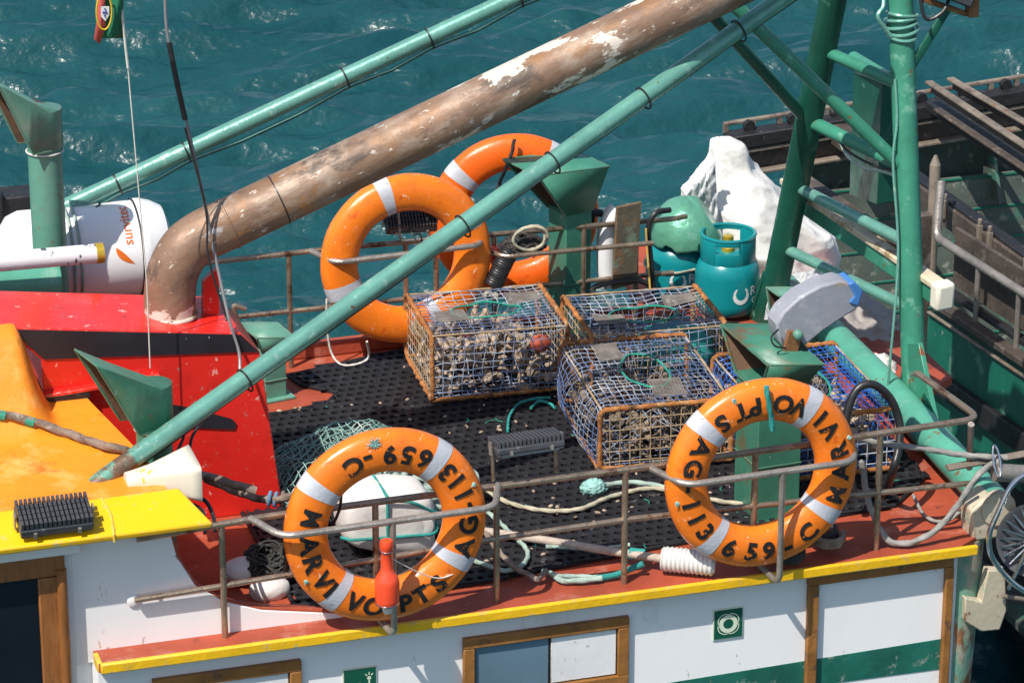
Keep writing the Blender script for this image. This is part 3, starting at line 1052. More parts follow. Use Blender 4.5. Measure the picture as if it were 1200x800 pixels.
def shells(label, loc, rot, L, Wd, H, n, seed, prof, mat='shell', s0=.012, s1=.03):
    rnd = random.Random(seed)
    mb = MB()
    R = Matrix.Rotation(rot, 3, 'Z')
    for i in range(n):
        u, v = rnd.uniform(-.47, .47), rnd.uniform(-.45, .45)
        z = .02+rnd.random()*H*prof(u, v)
        s = s0+(s1-s0)*rnd.random()**1.6
        a = Matrix.Rotation(rnd.random()*6.28, 3, V((rnd.gauss(0, 1), rnd.gauss(0, 1), rnd.gauss(0, 1))).normalized())
        vs, fs = [], []
        for j in range(4):
            ph = math.pi*j/3*.62+.05
            for k in range(7):
                q = 2*math.pi*k/7
                p = V((math.sin(ph)*math.cos(q)*s*(1+.25*math.cos(q)), math.sin(ph)*math.sin(q)*s*.8, math.cos(ph)*s*.5))*(1+.25*rnd.uniform(-1, 1))
                vs.append(V(loc)+R@(V((u*L, v*Wd, z)))+a@p)
        fs = [(j*7+k, j*7+(k+1) % 7, (j+1)*7+(k+1) % 7, (j+1)*7+k) for j in range(3) for k in range(7)]+[tuple(range(6, -1, -1)), tuple(range(21, 28))]
        mb.add(vs, fs)
    tag(mb.build('shells', mat, angle=50), label, 'shells', kind='stuff')


P1, P2, P3, P4 = V((1.045, 2.17, .022)), V((1.70, 1.96, .022)), V((1.50, 1.36, .022)), V((2.10, 1.06, .022))
r3 = math.radians(90-5)
crab_pot('rusty blue net crab pot crammed with pale shells, beside the far lifebuoy', P1, (0, 0, math.radians(-3)), .60, .52, .315, 'netblue', .012, .004, 14, 31, seed=2)
crab_pot('blue net crab pot in front of the two gas cylinders', P2, (0, 0, math.radians(-3)), .60, .50, .315, 'netblue', .03, .01, 14, 30, seed=5)
crab_pot('large bulging faded blue crab pot with rusty end frame next to the near rail lamp', P3, (0, 0, r3), .74, .56, .285, 'netblue', .0, .045, 17, 34, seed=9)
crab_pot('bright blue net crab pot wedged behind the stern lifebuoy', P4, (0, 0, math.radians(88)), .74, .56, .285, 'netbright', .0, .02, 17, 34, 'netblue', 'netblue', seed=13, lid=False)
shells('heap of beige whelk and mussel shells filling the left crab pot', P1, math.radians(-3), .6, .52, .25, 300, 4, lambda u, v: (.98-.25*abs(u+.1)-.35*(u > .2)), 'shell', .014, .042)
shells('scattering of brown shells in the large bulging crab pot', P3, r3, .74, .56, .2, 330, 5, lambda u, v: .5+.5*abs(v), 'shelldark', .012, .03)
shells('pale shells lying inside the crab pot by the gas cylinders', P2, math.radians(-3), .6, .5, .2, 150, 6, lambda u, v: .4+.6*abs(u), 'shelldark', .012, .03)
shells('pinkish shells lying inside the bright blue crab pot', P4, math.radians(88), .74, .56, .22, 220, 8, lambda u, v: .8, 'shell', .012, .034)


# teal net lump and red tag inside the pot by the cylinders
def crumple(name, mat, c, s, label, cat, seed=1, amp=.25, freq=6., sub=4, kind=None, flatten=None, group=None):
    bm = bmesh.new()
    bmesh.ops.create_icosphere(bm, subdivisions=sub, radius=1)
    vs = []
    for v in bm.verts:
        p = v.co.copy()
        d_ = 0
        f, a = freq*.3, amp
        for o_ in range(4):
            d_ += a*(1-2*abs(mnoise.noise(p*f+V((seed*3.1, seed, o_)))))
            f *= 1.9
            a *= .5
        p = p*(1+d_)
        p = V((p.x*s[0], p.y*s[1], p.z*s[2]))
        if flatten is not None and p.z < flatten:
            p.z = flatten
        vs.append(V(c)+p)
    bm.verts.index_update()
    fs = [tuple(v.index for v in f.verts) for f in bm.faces]
    bm.free()
    return tag(MB().add(vs, fs).build(name, mat, angle=180), label, cat, group, kind)


crumple('net_bundle', 'ropeteal', P2+V((.12, -.06, .13)), (.13, .12, .09), 'teal twine bundle inside the crab pot by the cylinders', 'net bundle', 4, .3, 12)
crumple('bait_bag', 'dullred', P1+V((.20, -.16, .19)), (.038, .02, .034), 'small orange red bait bag inside the shell-filled crab pot', 'bait bag', 9, .2, 8, 3)

# ------------------------------------------------------------------ gas cylinders and dome


def gas_cylinder(label, loc, rotz):
    t = thing('gas_cylinder', label, 'gas cylinder', loc, (0, 0, rotz), 'gas cylinders on deck')
    R, Hb = .150, .232
    prof = [(.11, 0), (.13, .004), (.148, .03), (R, .06), (R, Hb-.05), (.146, Hb-.02), (.132, Hb+.012), (.105, Hb+.036), (.06, Hb+.05), (.01, Hb+.054)]
    MB().lathe(prof, (0, 0, 0), None, 48).build('cylinder_body', 'gas', t, local=True)
    # collar with a hand slot front and an opening at the back
    col = MB()
    rc = .122
    n = 60
    for i in range(n):
        a0, a1 = 2*math.pi*i/n, 2*math.pi*(i+1)/n
        am = (a0+a1)/2
        dfront = abs((am-math.radians(250)+math.pi) % (2*math.pi)-math.pi)
        dback = abs((am-math.radians(80)+math.pi) % (2*math.pi)-math.pi)
        segs = [(Hb+.018, Hb+.135)]
        if dfront < math.radians(26):
            segs = [(Hb+.018, Hb+.075), (Hb+.112, Hb+.135)]
        if dback < math.radians(38):
            segs = [(Hb+.018, Hb+.05), (Hb+.115, Hb+.135)]
        for za, zb_ in segs:
            r_ = rc
            col.add([(r_*math.cos(a0), r_*math.sin(a0), za), (r_*math.cos(a1), r_*math.sin(a1), za), (r_*math.cos(a1), r_*math.sin(a1), zb_), (r_*math.cos(a0), r_*math.sin(a0), zb_)], [(0, 1, 2, 3)])
    bm = bmesh.new()
    me = bpy.data.meshes.new('tmp')
    me.from_pydata(col.v, [], col.f)
    bm.from_mesh(me)
    bmesh.ops.remove_doubles(bm, verts=bm.verts, dist=1e-5)
    bm.verts.index_update()
    c2 = MB().add([v.co.copy() for v in bm.verts], [tuple(v.index for v in f.verts) for f in bm.faces])
    bm.free()
    bpy.data.meshes.remove(me)
    c2.build('collar', 'gas', t, local=True, solid=.011, bevel=.003)
    rim = MB().tube([(rc*math.cos(a), rc*math.sin(a), Hb+.137) for a in np.linspace(0, 2*math.pi, 41)[:-1]], .0085, 8, closed=True)
    rim.build('collar_rim', 'gas', t, local=True)
    MB().lathe([(.03, Hb+.04), (.03, Hb+.07), (.02, Hb+.075), (.02, Hb+.10), (.024, Hb+.102), (.024, Hb+.125), (.01, Hb+.128)], (0, 0, 0), None, 16).build('valve', 'brass', t, local=True)
    # worn white print: open ring mark and letters
    pm = MB()
    th0 = math.radians(-62)

    def onbody(u, z):
        return V(((R+.0016)*math.cos(th0+u/R), (R+.0016)*math.sin(th0+u/R), z))
    inner, outer = [], []
    for q in range(25):
        a = math.radians(125+290*q/24)
        wd = .010+.008*math.sin(math.pi*q/24)
        outer.append((-.06+.040*math.cos(a), .115+.043*math.sin(a)))
        inner.append((-.06+(.040-wd)*math.cos(a), .118+(.043-wd)*math.sin(a)))
    pm.add([onbody(*p) for p in outer]+[onbody(*p) for p in inner], [(i, i+1, 26+i, 25+i) for i in range(24)])
    for body, size, u0, z0 in (('RUB', .062, .045, .11), ('GAS', .04, .035, .07)):
        vs, fs = text_flat(body, size, .0012)
        pm.add([onbody(p.x+u0, z0+p.y) for p in vs], fs)
    pm.build('printed_mark', 'gasprint', t, local=True)
    return t


g1 = gas_cylinder('teal gas cylinder with open hand collar in front of the other one', tuple(at(851, 372, z=.03)+V((.05, .13, -.01))), math.radians(0))
GL = ORG[g1.name].copy()
G2 = V(at(806, 345, z=.02))
G2 = V((2.18, 2.86, .02))
g2 = dup(g1, tuple(G2), (0, 0, math.radians(-24)), 'teal gas cylinder with a green dome set over its top', skip=('collar', 'collar_rim', 'valve'))
dm = MB()
dc = G2+V((.045, -.01, .262))


def domef(u, v):
    a = u*2*math.pi
    ph = .02+v*math.radians(97)
    r_ = .166*(1+.025*mnoise.noise(V((math.cos(a)*2, math.sin(a)*2, v*2)))+.012*mnoise.noise(V((math.cos(a)*7, math.sin(a)*7, v*8))))
    p = V((r_*math.sin(ph)**.9*math.cos(a), r_*math.sin(ph)**.9*math.sin(a), r_*1.08*math.cos(ph)))
    if v > .9:
        p.z += (v-.9)*10*(.018*mnoise.noise(V((math.cos(a)*3, math.sin(a)*3, 7)))+.018*(math.cos(a*3+1) > .85))
    n_ = V((.80, -.22, .55)).normalized()
    d_ = p.dot(n_)-.138
    if d_ > 0:
        p -= n_*d_*.9
    return dc+V((-.01, 0, .03))+p


dm.grid(domef, 60, 30)
tag(dm.build('dome_cover', 'dome', solid=.006, angle=60), 'lumpy pale green dome sitting upside down on the rear gas cylinder', 'dome')

# white sack, plastic sheet, tarpaulin


def sack():
    rows = [(843, 160, 2), (844, 163, 16), (846, 172, 26), (852, 200, 40), (862, 230, 58), (875, 260, 76), (886, 285, 90), (889, 308, 94), (890, 330, 90)]
    tt = [0, .04, .12, .28, .46, .64, .8, .93, 1]
    mb = MB()

    def fn(u, v):
        a = 2*math.pi*u
        cx, py, w_ = (float(np.interp(v, tt, [r[q] for r in rows])) for q in range(3))
        w_ /= 262.
        ca, sa = math.cos(a), math.sin(a)
        e = .75
        p = at(cx, py, y=3.14)+V((math.copysign(abs(ca)**e, ca)*w_, math.copysign(abs(sa)**e, sa)*w_*.62, 0))
        q = V(((p.x*.8+p.z*.6)*1.25, p.y*1.2, (-p.x*.6+p.z*.8)*.6))
        f = 0
        for fr, am in ((2.2, .075), (4.2, .05), (8.5, .018), (19., .004)):
            f += am*(.45-1.7*abs(mnoise.noise(q*fr+V((3.3, 1.7, fr)))+.25*mnoise.noise(q*fr*2.3)))
        k = min(1, w_/.16)
        return p+V((ca, sa*.8, .35))*f*k
    mb.grid(fn, 150, 110)
    tag(mb.build('bulk_sack', 'sack', angle=180), 'big crumpled white bulk bag slumped behind the gas cylinders', 'sack')


sack()


def sheet(name, mat, corners, n, amp, label, cat, seed, sag=0.):
    a, b, c, d_ = [V(p) for p in corners]

    def fn(u, v):
        p = a.lerp(b, u).lerp(d_.lerp(c, u), v)
        q = V((u*3+seed, v*3, seed))
        off = amp*(mnoise.noise(q*1.3)+.6*(1-2*abs(mnoise.noise(q*2.7)))+.3*(1-2*abs(mnoise.noise(q*5.1))))
        return p+V((-.25, -.8, .55))*off-V((0, 0, sag*4*u*(1-u)))
    mb = MB().grid(fn, n, n)
    return tag(mb.build(name, mat, solid=.003, angle=180), label, cat)


sheet('plastic_sheet', 'plastic', (at(772, 350, y=3.0), at(770, 270, y=3.05), at(838, 190, y=2.98), at(845, 345, y=2.98)), 46, .055, 'crumpled grey plastic sheeting at the left of the white bag', 'plastic sheet', 3)
sheet('plastic_sheet', 'plastic', (at(895, 375, z=.10), at(905, 322, y=2.75), at(968, 318, y=2.75), at(985, 385, z=.08)), 46, .045, 'pale plastic sheeting spilling out below the white bag', 'plastic sheet', 8)
crumple('tarpaulin', 'tarp', at(998, 395, x=2.86), (.17, .26, .13), 'grey brown tarpaulin bundle tied with blue line under the lamp beam', 'tarpaulin', 6, .28, 7, 5)
rope('tarp_line', [at(962, 388, x=2.74), at(985, 394, x=2.73), at(1010, 412, x=2.73), at(1030, 424, x=2.74)], .006, 'ropeblue', 'thin blue line tied over the grey tarpaulin bundle', 'line')
crumple('sail_bag', 'sack', at(1030, 437, x=2.75), (.06, .07, .07), 'small white cloth bag under the grey tarpaulin', 'bag', 12, .25, 8, 4)


# ------------------------------------------------------------------ ventilators
def duct_vent(name, label, loc, rotz, pw, pd, h, hw_, hd, tipx, backx, hh, mat='ventgreen', group='square duct vents', drop=.03):
    """square duct with a mitred cowl; the mouth looks towards local -X"""
    t = thing(name, label, 'vent', loc, (0, 0, rotz), group)
    MB().box((0, 0, h/2), (pw, pd, h)).build('duct', mat, t, local=True, bevel=.004)
    A = (-tipx, h+hh)
    B = (backx, h+hh-drop)
    C = (pw/2+.004, h-.01)
    D = (-pw/2-.004, h-.01)
    a, b = hd/2, pd/2+.004
    vs = [(A[0], -a, A[1]), (B[0], -a, B[1]), (C[0], -b, C[1]), (D[0], -b, D[1]), (A[0], a, A[1]), (B[0], a, B[1]), (C[0], b, C[1]), (D[0], b, D[1])]
    MB().add(vs, [(0, 3, 2, 1), (4, 5, 6, 7), (0, 1, 5, 4), (1, 2, 6, 5)]).build('cowl', mat, t, local=True, solid=.005)
    MB().tube(resample([vs[0], vs[4], vs[7], vs[3], vs[0]], .02), .0055, 6, lump=.3).build('cowl_rim', mat, t, local=True)
    MB().tube(resample([vs[0], vs[1], vs[5], vs[4]], .02), .004, 6, lump=.4).build('weld_seam', mat, t, local=True)
    q = .5*pw+.001
    r = .5*pd+.001
    zz = h*.42
    MB().tube(resample([(-q, -r, zz), (q, -r, zz), (q, r, zz), (-q, r, zz), (-q, -r, zz)], .02), .0035, 6, lump=.5).build('weld_seam', mat, t, local=True)
    MB().box((0, 0, .006), (pw+.06, pd+.06, .012)).build('foot_flange', mat, t, local=True, bevel=.003)
    k = .94
    cx = V((.0, 0, h+hh*.5))
    vi = [cx+(V(p)-cx)*k for p in vs]
    MB().add(vi, [(0, 1, 2, 3), (4, 7, 6, 5), (0, 4, 5, 1), (1, 5, 6, 2)]).build('cowl_lining', 'ventin', t, local=True)
    return t


duct_vent('duct_vent', 'square green duct vent on the far rail with its cowl behind the boom', (1.575, 2.62, 0), math.radians(17), .14, .14, .60, .27, .27, .27, .115, .235)
RV = V((1.735, .52, 0))
duct_vent('duct_vent', 'square green duct vent carrying the grey lamp behind the stern lifebuoy', tuple(RV), math.radians(3.5), .19, .22, .585, .45, .46, .115, .125, .155, 'ventrust')
duct_vent('duct_vent', 'low pale green duct vent behind the red casing, its cowl under the boom', (.10, 2.28, 0), math.radians(10), .10, .12, .22, .2, .2, .10, .08, .10, 'ventpale')
duct_vent('duct_vent', 'pale green duct vent mostly hidden behind the grey lamp and the teal cylinder', tuple(at(932, 412, z=0)), math.radians(8), .16, .16, .17, .2, .2, .1, .09, .12, 'ventpale')


def cowl_vent(label, loc, rotz, r, h, lm, wm, hh, mat):
    """round pipe with a D-shaped hood; the mouth looks towards local -X"""
    t = thing('cowl_vent', label, 'vent', loc, (0, 0, rotz), 'round cowl vents')
    MB().lathe([(r, 0), (r, h)], (0, 0, 0), None, 32).build('vent_pipe', mat, t, local=True)
    R = r*1.06
    outl = [(-lm*q, R+(wm-R)*q) for q in np.linspace(1, 0, 9)]
    outl += [(R*math.sin(a), R*math.cos(a)) for a in np.linspace(0, math.pi, 17)[1:-1]]
    outl += [(-lm*q, -R-(wm-R)*q) for q in np.linspace(0, 1, 9)]
    top, bot = [], []
    for x, y in outl:
        f = max(0, -x/lm)
        top.append((x, y, h+hh+.16*f))
        f2 = max(0, (f-.38)/.62)
        bot.append((x, y, h-.01+(hh+.168)*f2))
    n = len(outl)
    mb = MB()
    mb.add(top+bot, [(i, i+1, n+i+1, n+i) for i in range(n-1)]+[tuple(range(n-1, -1, -1))])
    mb.build('hood', mat, t, local=True, solid=.006, angle=40)
    MB().tube(resample([top[0], bot[0]], .02)+resample(bot[:9], .02), .0045, 6, lump=.3).build('hood_rim', mat, t, local=True)
    MB().tube(resample(bot[-9:], .02)+resample([bot[-1], top[-1], top[0]], .02), .0045, 6, lump=.3).build('hood_rim', mat, t, local=True)
    mi = MB()
    ti = [(x*.96, y*.95, z-.008) for x, y, z in top]
    bi = [(x*.96, y*.95, z) for x, y, z in bot]
    mi.add(ti+bi, [(n+i, n+i+1, i+1, i) for i in range(n-1)]+[tuple(range(n))])
    mi.build('hood_lining', 'ventin', t, local=True)
    MB().tube([(R*1.01*math.cos(a), R*1.01*math.sin(a), h-.03) for a in np.linspace(0, 2*math.pi, 33)[:-1]], .004, 6, closed=True).build('collar_wire', 'line', t, local=True)
    return t


nv = at(180, 492, y=.56)
cowl_vent('dark green cowl vent in front of the red engine casing', (nv.x, nv.y, 0), math.radians(14), .069, nv.z, .265, .10, .15, 'ventgreen')
fv = at(52, 168, y=2.0)
cowl_vent('tall pale green cowl vent standing behind the orange roof beside the white canister', (fv.x, fv.y, .3), math.radians(12), .07, fv.z-.3, .22, .1, .15, 'ventpale')

# ------------------------------------------------------------------ exhaust pipe and booms
ex = thing('exhaust_pipe', 'fat brown exhaust pipe with peeling cream paint rising from the red casing', 'exhaust pipe', tuple(at(199, 372, y=1.3)))
ctr = [at(199, 374, y=1.3), at(199, 345, y=1.3), at(203, 318, y=1.3), at(217, 292, y=1.3), at(240, 275, y=1.3), at(268, 262, y=1.3)]
pth = spline(ctr, 6)
end = at(846, -14, y=1.3)
st_ = pth[-1]
pth += [st_.lerp(end, k/40) for k in range(1, 41)]+[end+(end-st_).normalized()*.5]
MB().tube(pth, .103, 32).build('pipe', 'exhaust', ex)
dd = (end-st_).normalized()


def weld(f, r=.1045, w_=.006):
    c = st_.lerp(end, f)
    a = dd.cross(V((0, 1, 0))).normalized()
    b = dd.cross(a)
    return MB().tube([c+a*(r*math.cos(q))+b*(r*math.sin(q)) for q in np.linspace(0, 6.2832, 41)[:-1]], w_, 6, closed=True)


weld(.0, .104, .005).build('weld_ring', 'exhaust', ex)
weld(.10, .1035, .003).build('weld_ring', 'hose', ex)
bs_ = at(199, 368, y=1.3)
MB().tube([bs_+V((.105*math.cos(q), .105*math.sin(q), .0)) for q in np.linspace(0, 6.2832, 41)[:-1]], .009, 8, closed=True).build('base_ring', 'exhaust', ex)
MB().prism([at(238, 378, y=1.3), at(257, 378, y=1.3), at(257, 312, y=1.3), at(238, 330, y=1.3)], (0, .03, 0)).build('pipe_bracket', 'red', ex)


def boom(label, a, b, r, ties, mat='pipegreen', foot=False, sag=.02, rc=.0075):
    t = thing('boom', label, 'boom', tuple(a), group='green boom pipes')
    MB().tube([a, b], r, 20).build('boom_pipe', mat, t)
    d_ = (b-a).normalized()
    side = d_.cross(V((0, 1, 0))).normalized()
    if side.z > 0:
        side = -side
    cab = []
    L = (b-a).length
    n = 60
    for i in range(n+1):
        f = i/n
        near = min((abs(f-q) for q in ties), default=0)
        cab.append(a+d_*(L*f)+side*(r+rc-.004+min(sag, near*sag*11))+V((0, -.012 if sag > .01 else .012, 0)))
    MB().tube(cab, rc, 8).build('boom_cable', 'pipegreen', t)
    MB().tube([p+side*.012+V((0, .012, 0)) for p in cab], .0045, 6).build('boom_cable', 'hose', t)
    for q in ties:
        c = a+d_*(L*q)+side*.006
        e1, e2 = side, d_.cross(side)
        MB().tube([c+e1*(math.cos(k)*(r+.012))+e2*(math.sin(k)*(r+.004)) for k in np.linspace(0, 6.2832, 25)[:-1]], .004, 6, closed=True).build('cable_tie', 'hose', t)
    if foot:
        MB().tube(spline([a+d_*.14, a+d_*.06, a-d_*.02+V((0, 0, -.004)), a-d_*.05+V((0, 0, -.03)), a-d_*.06+V((0, 0, -.08))], 5), [r*1.02]*11+[r*1.05]*10, 16).build('boom_foot', 'rustfoot', t)
    return t


b2a, b2b = at(120, 562, y=.36), at(940, -18, y=1.5)
boom('green boom pipe slanting across the whole deck from the orange roof to the mast', b2a, b2b, .0375, [.188, .49, .62, .755, .90], foot=True, sag=.004, rc=.005)
b1a, b1b = at(-25, 290, y=2.35), at(640, -20, y=2.35)
boom('green boom pipe with strapped cables over the water beyond the white canister', b1a, b1b, .036, [.24, .36, .64, .79, .95])
rope('tied_cord', [at(70, 265, y=2.2), at(85, 268, y=2.2), at(100, 255, y=2.25), at(118, 238, y=2.3)], .004, 'hose', 'thin black cord from the far boom to the white canister', 'cord', smooth=6)

tag(MB().tube(spline([at(258, 476, y=.62), at(240, 490, y=.6), at(226, 510, y=.55), at(222, 526, y=.5)], 6), .006, 8).build('boom_lead', 'hose'), 'black lead hanging from the slanting boom behind the horn', 'cable')
tag(MB().tube(spline([at(216, 505, y=.6), at(214, 515, y=.6), at(207, 530, y=.55)], 6), .006, 8).build('boom_lead', 'hose'), 'short black lead hanging between the cowl vent and the horn', 'cable')
# hanging lines from aloft
tag(MB().tube(spline([at(193, -10, y=1.2), at(197, 45, y=1.2), at(217, 135, y=1.2), at(240, 238, y=1.2), at(250, 290, y=1.2), at(268, 372, y=1.1), at(280, 412, y=1.06), at(281, 442, y=1.0)], 8), .0062, 8).build('aerial_cable', 'cable'), 'grey aerial cable hanging down past the exhaust elbow', 'cable')
tag(MB().tube(spline([at(198, 50, y=1.19), at(207, 95, y=1.185), at(217, 140, y=1.19)], 8), .011, 8).build('cable_splice', 'hose'), 'black taped splice on the grey aerial cable', 'splice')
tag(MB().tube(spline([at(217, 150, y=1.18), at(241, 245, y=1.18), at(244, 300, y=1.16), at(262, 362, y=1.12), at(266, 376, y=1.1)], 8), .0045, 8).build('aerial_cable', 'hose'), 'thin black cable running down against the grey aerial cable', 'cable')
tag(MB().tube([at(142, -10, y=1.0), at(150, 80, y=1.0), at(172, 330, y=1.0), at(176, 431, y=1.0)], .0028, 6).build('halyard', 'line'), 'thin pale halyard under the flag', 'line')
tag(MB().tube([at(140, -10, y=.995), at(146, 45, y=.995), at(150, 80, y=.995)], .0055, 6).build('halyard_end', 'line'), 'doubled thick end of the halyard beside the flag', 'line')

# flag: only its lower hoist shows
fl = thing('flag', 'limp green and red national flag hanging from the halyard', 'flag', tuple(at(128, 46, y=1.0)))


def cloth(x0, x1, y0, y1, off, wv=1.):
    return lambda u, v: at(x0+(x1-x0)*u, y0+(y1-y0)*v, y=1.0+off+.02*wv*math.sin(u*5+v*2)+.01*math.sin(v*6+u*9))


MB().grid(cloth(112, 144.5, -40, 45, 0), 14, 14).build('flag_field', 'flaggreen', fl, solid=.002)
MB().add([at(111, -40, y=.985), at(122, -40, y=.985), at(124, 30, y=.975), at(117, 52, y=.98), at(110, 46, y=.98), at(114, 20, y=.985)], [(0, 1, 2, 5), (5, 2, 3, 4)]).build('flag_red', 'flagred', fl, solid=.002)
MB().tube([at(122+9*math.cos(a), 14+21*math.sin(a), y=.962) for a in np.linspace(0, 6.2832, 30)[:-1]], .0035, 6, closed=True).build('emblem_ring', 'flagyellow', fl)
MB().prism([at(*p, y=.968) for p in ((118, 8), (128, 8), (128, 18), (123.5, 25), (118.5, 20))], (0, .003, 0)).build('emblem_shield', 'flagwhite', fl)
mb = MB()
for p in ((123, 11), (121, 15), (125, 15), (123, 15), (123, 19)):
    c = at(*p, y=.9655)
    mb.box(c, (.0045, .002, .008))
mb.build('emblem_dots', 'flagblue', fl)

# ------------------------------------------------------------------ life raft canister and the gear left of it
cz = at(100, 296, y=2.3)
rc_ = .205
cn = thing('raft_canister', 'white life raft canister with orange lettering behind the red casing', 'life raft', (cz.x, 2.3, cz.z-rc_))
RX = Matrix.Rotation(math.radians(90), 3, 'Y')
x0, x1 = at(20, 300, y=2.3).x, at(176, 296, y=2.3).x
zc = V((0, 2.3, cz.z))
MB().lathe([(.05, x0-.08), (.13, x0-.07), (.185, x0-.03), (rc_, x0+.02), (rc_, x1-.065)], zc, Matrix(((0, 0, 1), (0, 1, 0), (-1, 0, 0))), 48).build('canister_body', 'canister', cn)
MB().lathe([(rc_+.004, x1-.066), (rc_+.006, x1-.055), (rc_+.006, x1-.035), (rc_+.003, x1-.028), (rc_*.96, x1+.01), (rc_*.84, x1+.055), (rc_*.55, x1+.078), (.02, x1+.084)], zc, Matrix(((0, 0, 1), (0, 1, 0), (-1, 0, 0))), 48).build('canister_end', 'canister', cn)
MB().tube([zc+V((x1-.066, (rc_+.002)*math.cos(a), (rc_+.002)*math.sin(a))) for a in np.linspace(0, 6.2832, 49)[:-1]], .005, 6, closed=True).build('seam_band', 'hose', cn)
tm = MB()
vs, fs = text_flat('survitec', .062, .0006)


def oncan(u, v):
    # text climbs round the barrel: u runs up the front, v runs towards the bow
    a = math.radians(205)-u/(rc_)
    return zc+V((x1-.105-v, (rc_+.0016)*math.cos(a), (rc_+.0016)*math.sin(a)))


tm.add([oncan(p.x+.275, p.y) for p in vs], fs)
f_ = np.linspace(0, 1, 14)
tm.add([oncan(.170-.075*f, .075-.075*f**.8) for f in f_]+[oncan(.170-.075*f-.012*math.sin(math.pi*f), .075-.075*f**.8+.026*math.sin(math.pi*f**.8)) for f in f_], [(i, i+1, 15+i, 14+i) for i in range(13)])
tm.build('lettering', 'printorange', cn)
for dx in (.33, .36):
    MB().tube([zc+V((x1-dx, (rc_+.006)*math.cos(a), (rc_+.006)*math.sin(a))) for a in np.linspace(0, 6.2832, 41)[:-1]], .007, 6, closed=True).build('lashing', 'ropegreen', cn)
MB().tube([zc+V((x1-.42, (rc_+.004)*math.cos(a), (rc_+.004)*math.sin(a))) for a in np.linspace(0, 6.2832, 41)[:-1]], .03, 8, closed=True, flat=.15).build('strap', 'hose', cn)
MB().box((x1-.3, 2.3, cz.z-rc_-.06), (.5, .3, .10)).box((x1-.5, 2.3, (cz.z-rc_-.1)/2), (.06, .25, cz.z-rc_-.1)).box((x1-.1, 2.3, (cz.z-rc_-.1)/2), (.06, .25, cz.z-rc_-.1)).build('cradle', 'fender', cn)
wp = thing('stub_pipe', 'short white pipe with a brass open end lying above the orange roof', 'pipe', tuple(at(60, 305, y=1.75)))
MB().tube([at(-60, 312, y=1.75), at(112, 297, y=1.75)], .040, 20).build('pipe_body', 'scuffed', wp)
MB().tube([at(112, 297, y=1.75), at(121, 296, y=1.75)], .042, 20).build('pipe_end', 'brass', wp)
gd = MB().tube([at(-60, 337, y=1.9), at(69, 330, y=1.9)], .072, 28)
tag(gd.build('green_drum', 'beamgreen'), 'pale green horizontal drum below the white pipe', 'drum')
tag(MB().box(at(20, 262, y=2.75), (.28, .15, .3)).box(at(-8, 300, y=2.7), (.1, .1, .6)).build('dark_locker', 'fender', bevel=.01), 'black box behind the tall pale green vent', 'box')
tag(MB().lathe([(.0, 0), (.16, 0), (.17, .04), (.15, .3), (.1, .36), (.0, .37)], at(-5, 300, y=2.72), Matrix.Rotation(math.radians(90), 3, 'Y'), 32).build('white_drum', 'canister'), 'white rounded drum at the edge behind the green pipes', 'drum')

# ------------------------------------------------------------------ mast frame at the stern
mf = thing('stern_mast', 'green stern mast frame of welded pipes with a grey lamp beam', 'mast', (2.6, 1.6, 0))
pb, ptp = V((2.68, 1.22, .06)), at(1054, -40, y=1.58)
MB().tube([pb, ptp], .053, 20).build('near_post', 'midgreen', mf)
lb, lt = V((2.50, 2.50, .0)), at(984, -40, x=2.5)
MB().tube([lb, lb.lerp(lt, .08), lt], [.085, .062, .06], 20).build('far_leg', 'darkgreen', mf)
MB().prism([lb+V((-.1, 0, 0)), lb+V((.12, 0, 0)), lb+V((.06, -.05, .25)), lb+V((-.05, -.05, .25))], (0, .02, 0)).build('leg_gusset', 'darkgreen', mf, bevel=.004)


def on_post(py):
    f = (490-py)/530.
    return pb.lerp(ptp, f)


def on_leg(py):
    f = (360-py)/400.
    return lb.lerp(lt, f)


def rung(p, q, r, mat):
    MB().tube([p, p.lerp(q, .5), q], r, 14).build('rung', mat, mf)


rung(on_leg(50), on_post(103), .026, 'midgreen')
rung(on_leg(128), on_post(200), .030, 'midgreen')
rung(on_leg(203), on_post(292), .026, 'pipegreen')
rung(on_leg(275), on_post(372), .025, 'pipegreen')
MB().tube([on_post(205), at(846, -8, y=1.55)], .029, 14).build('strut', 'midgreen', mf)
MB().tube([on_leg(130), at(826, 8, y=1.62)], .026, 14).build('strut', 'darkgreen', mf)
MB().prism([at(*p, x=2.64) for p in ((1045, 495), (1062, 402), (1076, 402), (1095, 492))], (.022, 0, 0)).build('post_gusset', 'midgreen', mf, bevel=.003)
# lamp beam between the legs
la, lb2 = at(922, 222, x=2.58), at(1102, 346, x=2.76)
dl = (lb2-la).normalized()
su = V((0, 0, 1))
su = (su-dl*su.dot(dl)).normalized()
sn = dl.cross(su)


def beam(mb, a, b, u0, u1, n0, n1):
    mb.prism([a+su*u0+sn*n0, a+su*u1+sn*n0, a+su*u1+sn*n1, a+su*u0+sn*n1], b-a)


lm = MB()
beam(lm, la, lb2, -.045, .03, -.03, .03)
lb_ = lm.build('lamp_beam', 'midgreen', mf, bevel=.006)
q = MB()
beam(q, la, lb2+dl*.01, .030, .062, -.03, .042)
q.build('lamp_cover', 'lampcream', lb_, bevel=.008)
q = MB()
beam(q, lb2-dl*.02, lb2+dl*.05, -.055, .068, -.045, .045)
q.build('lamp_end', 'horn', lb_, bevel=.016)
q = MB()
beam(q, la, lb2-dl*.28, .064, .084, -.075, -.012)
q.build('lamp_rail', 'barge', lb_, bevel=.004)
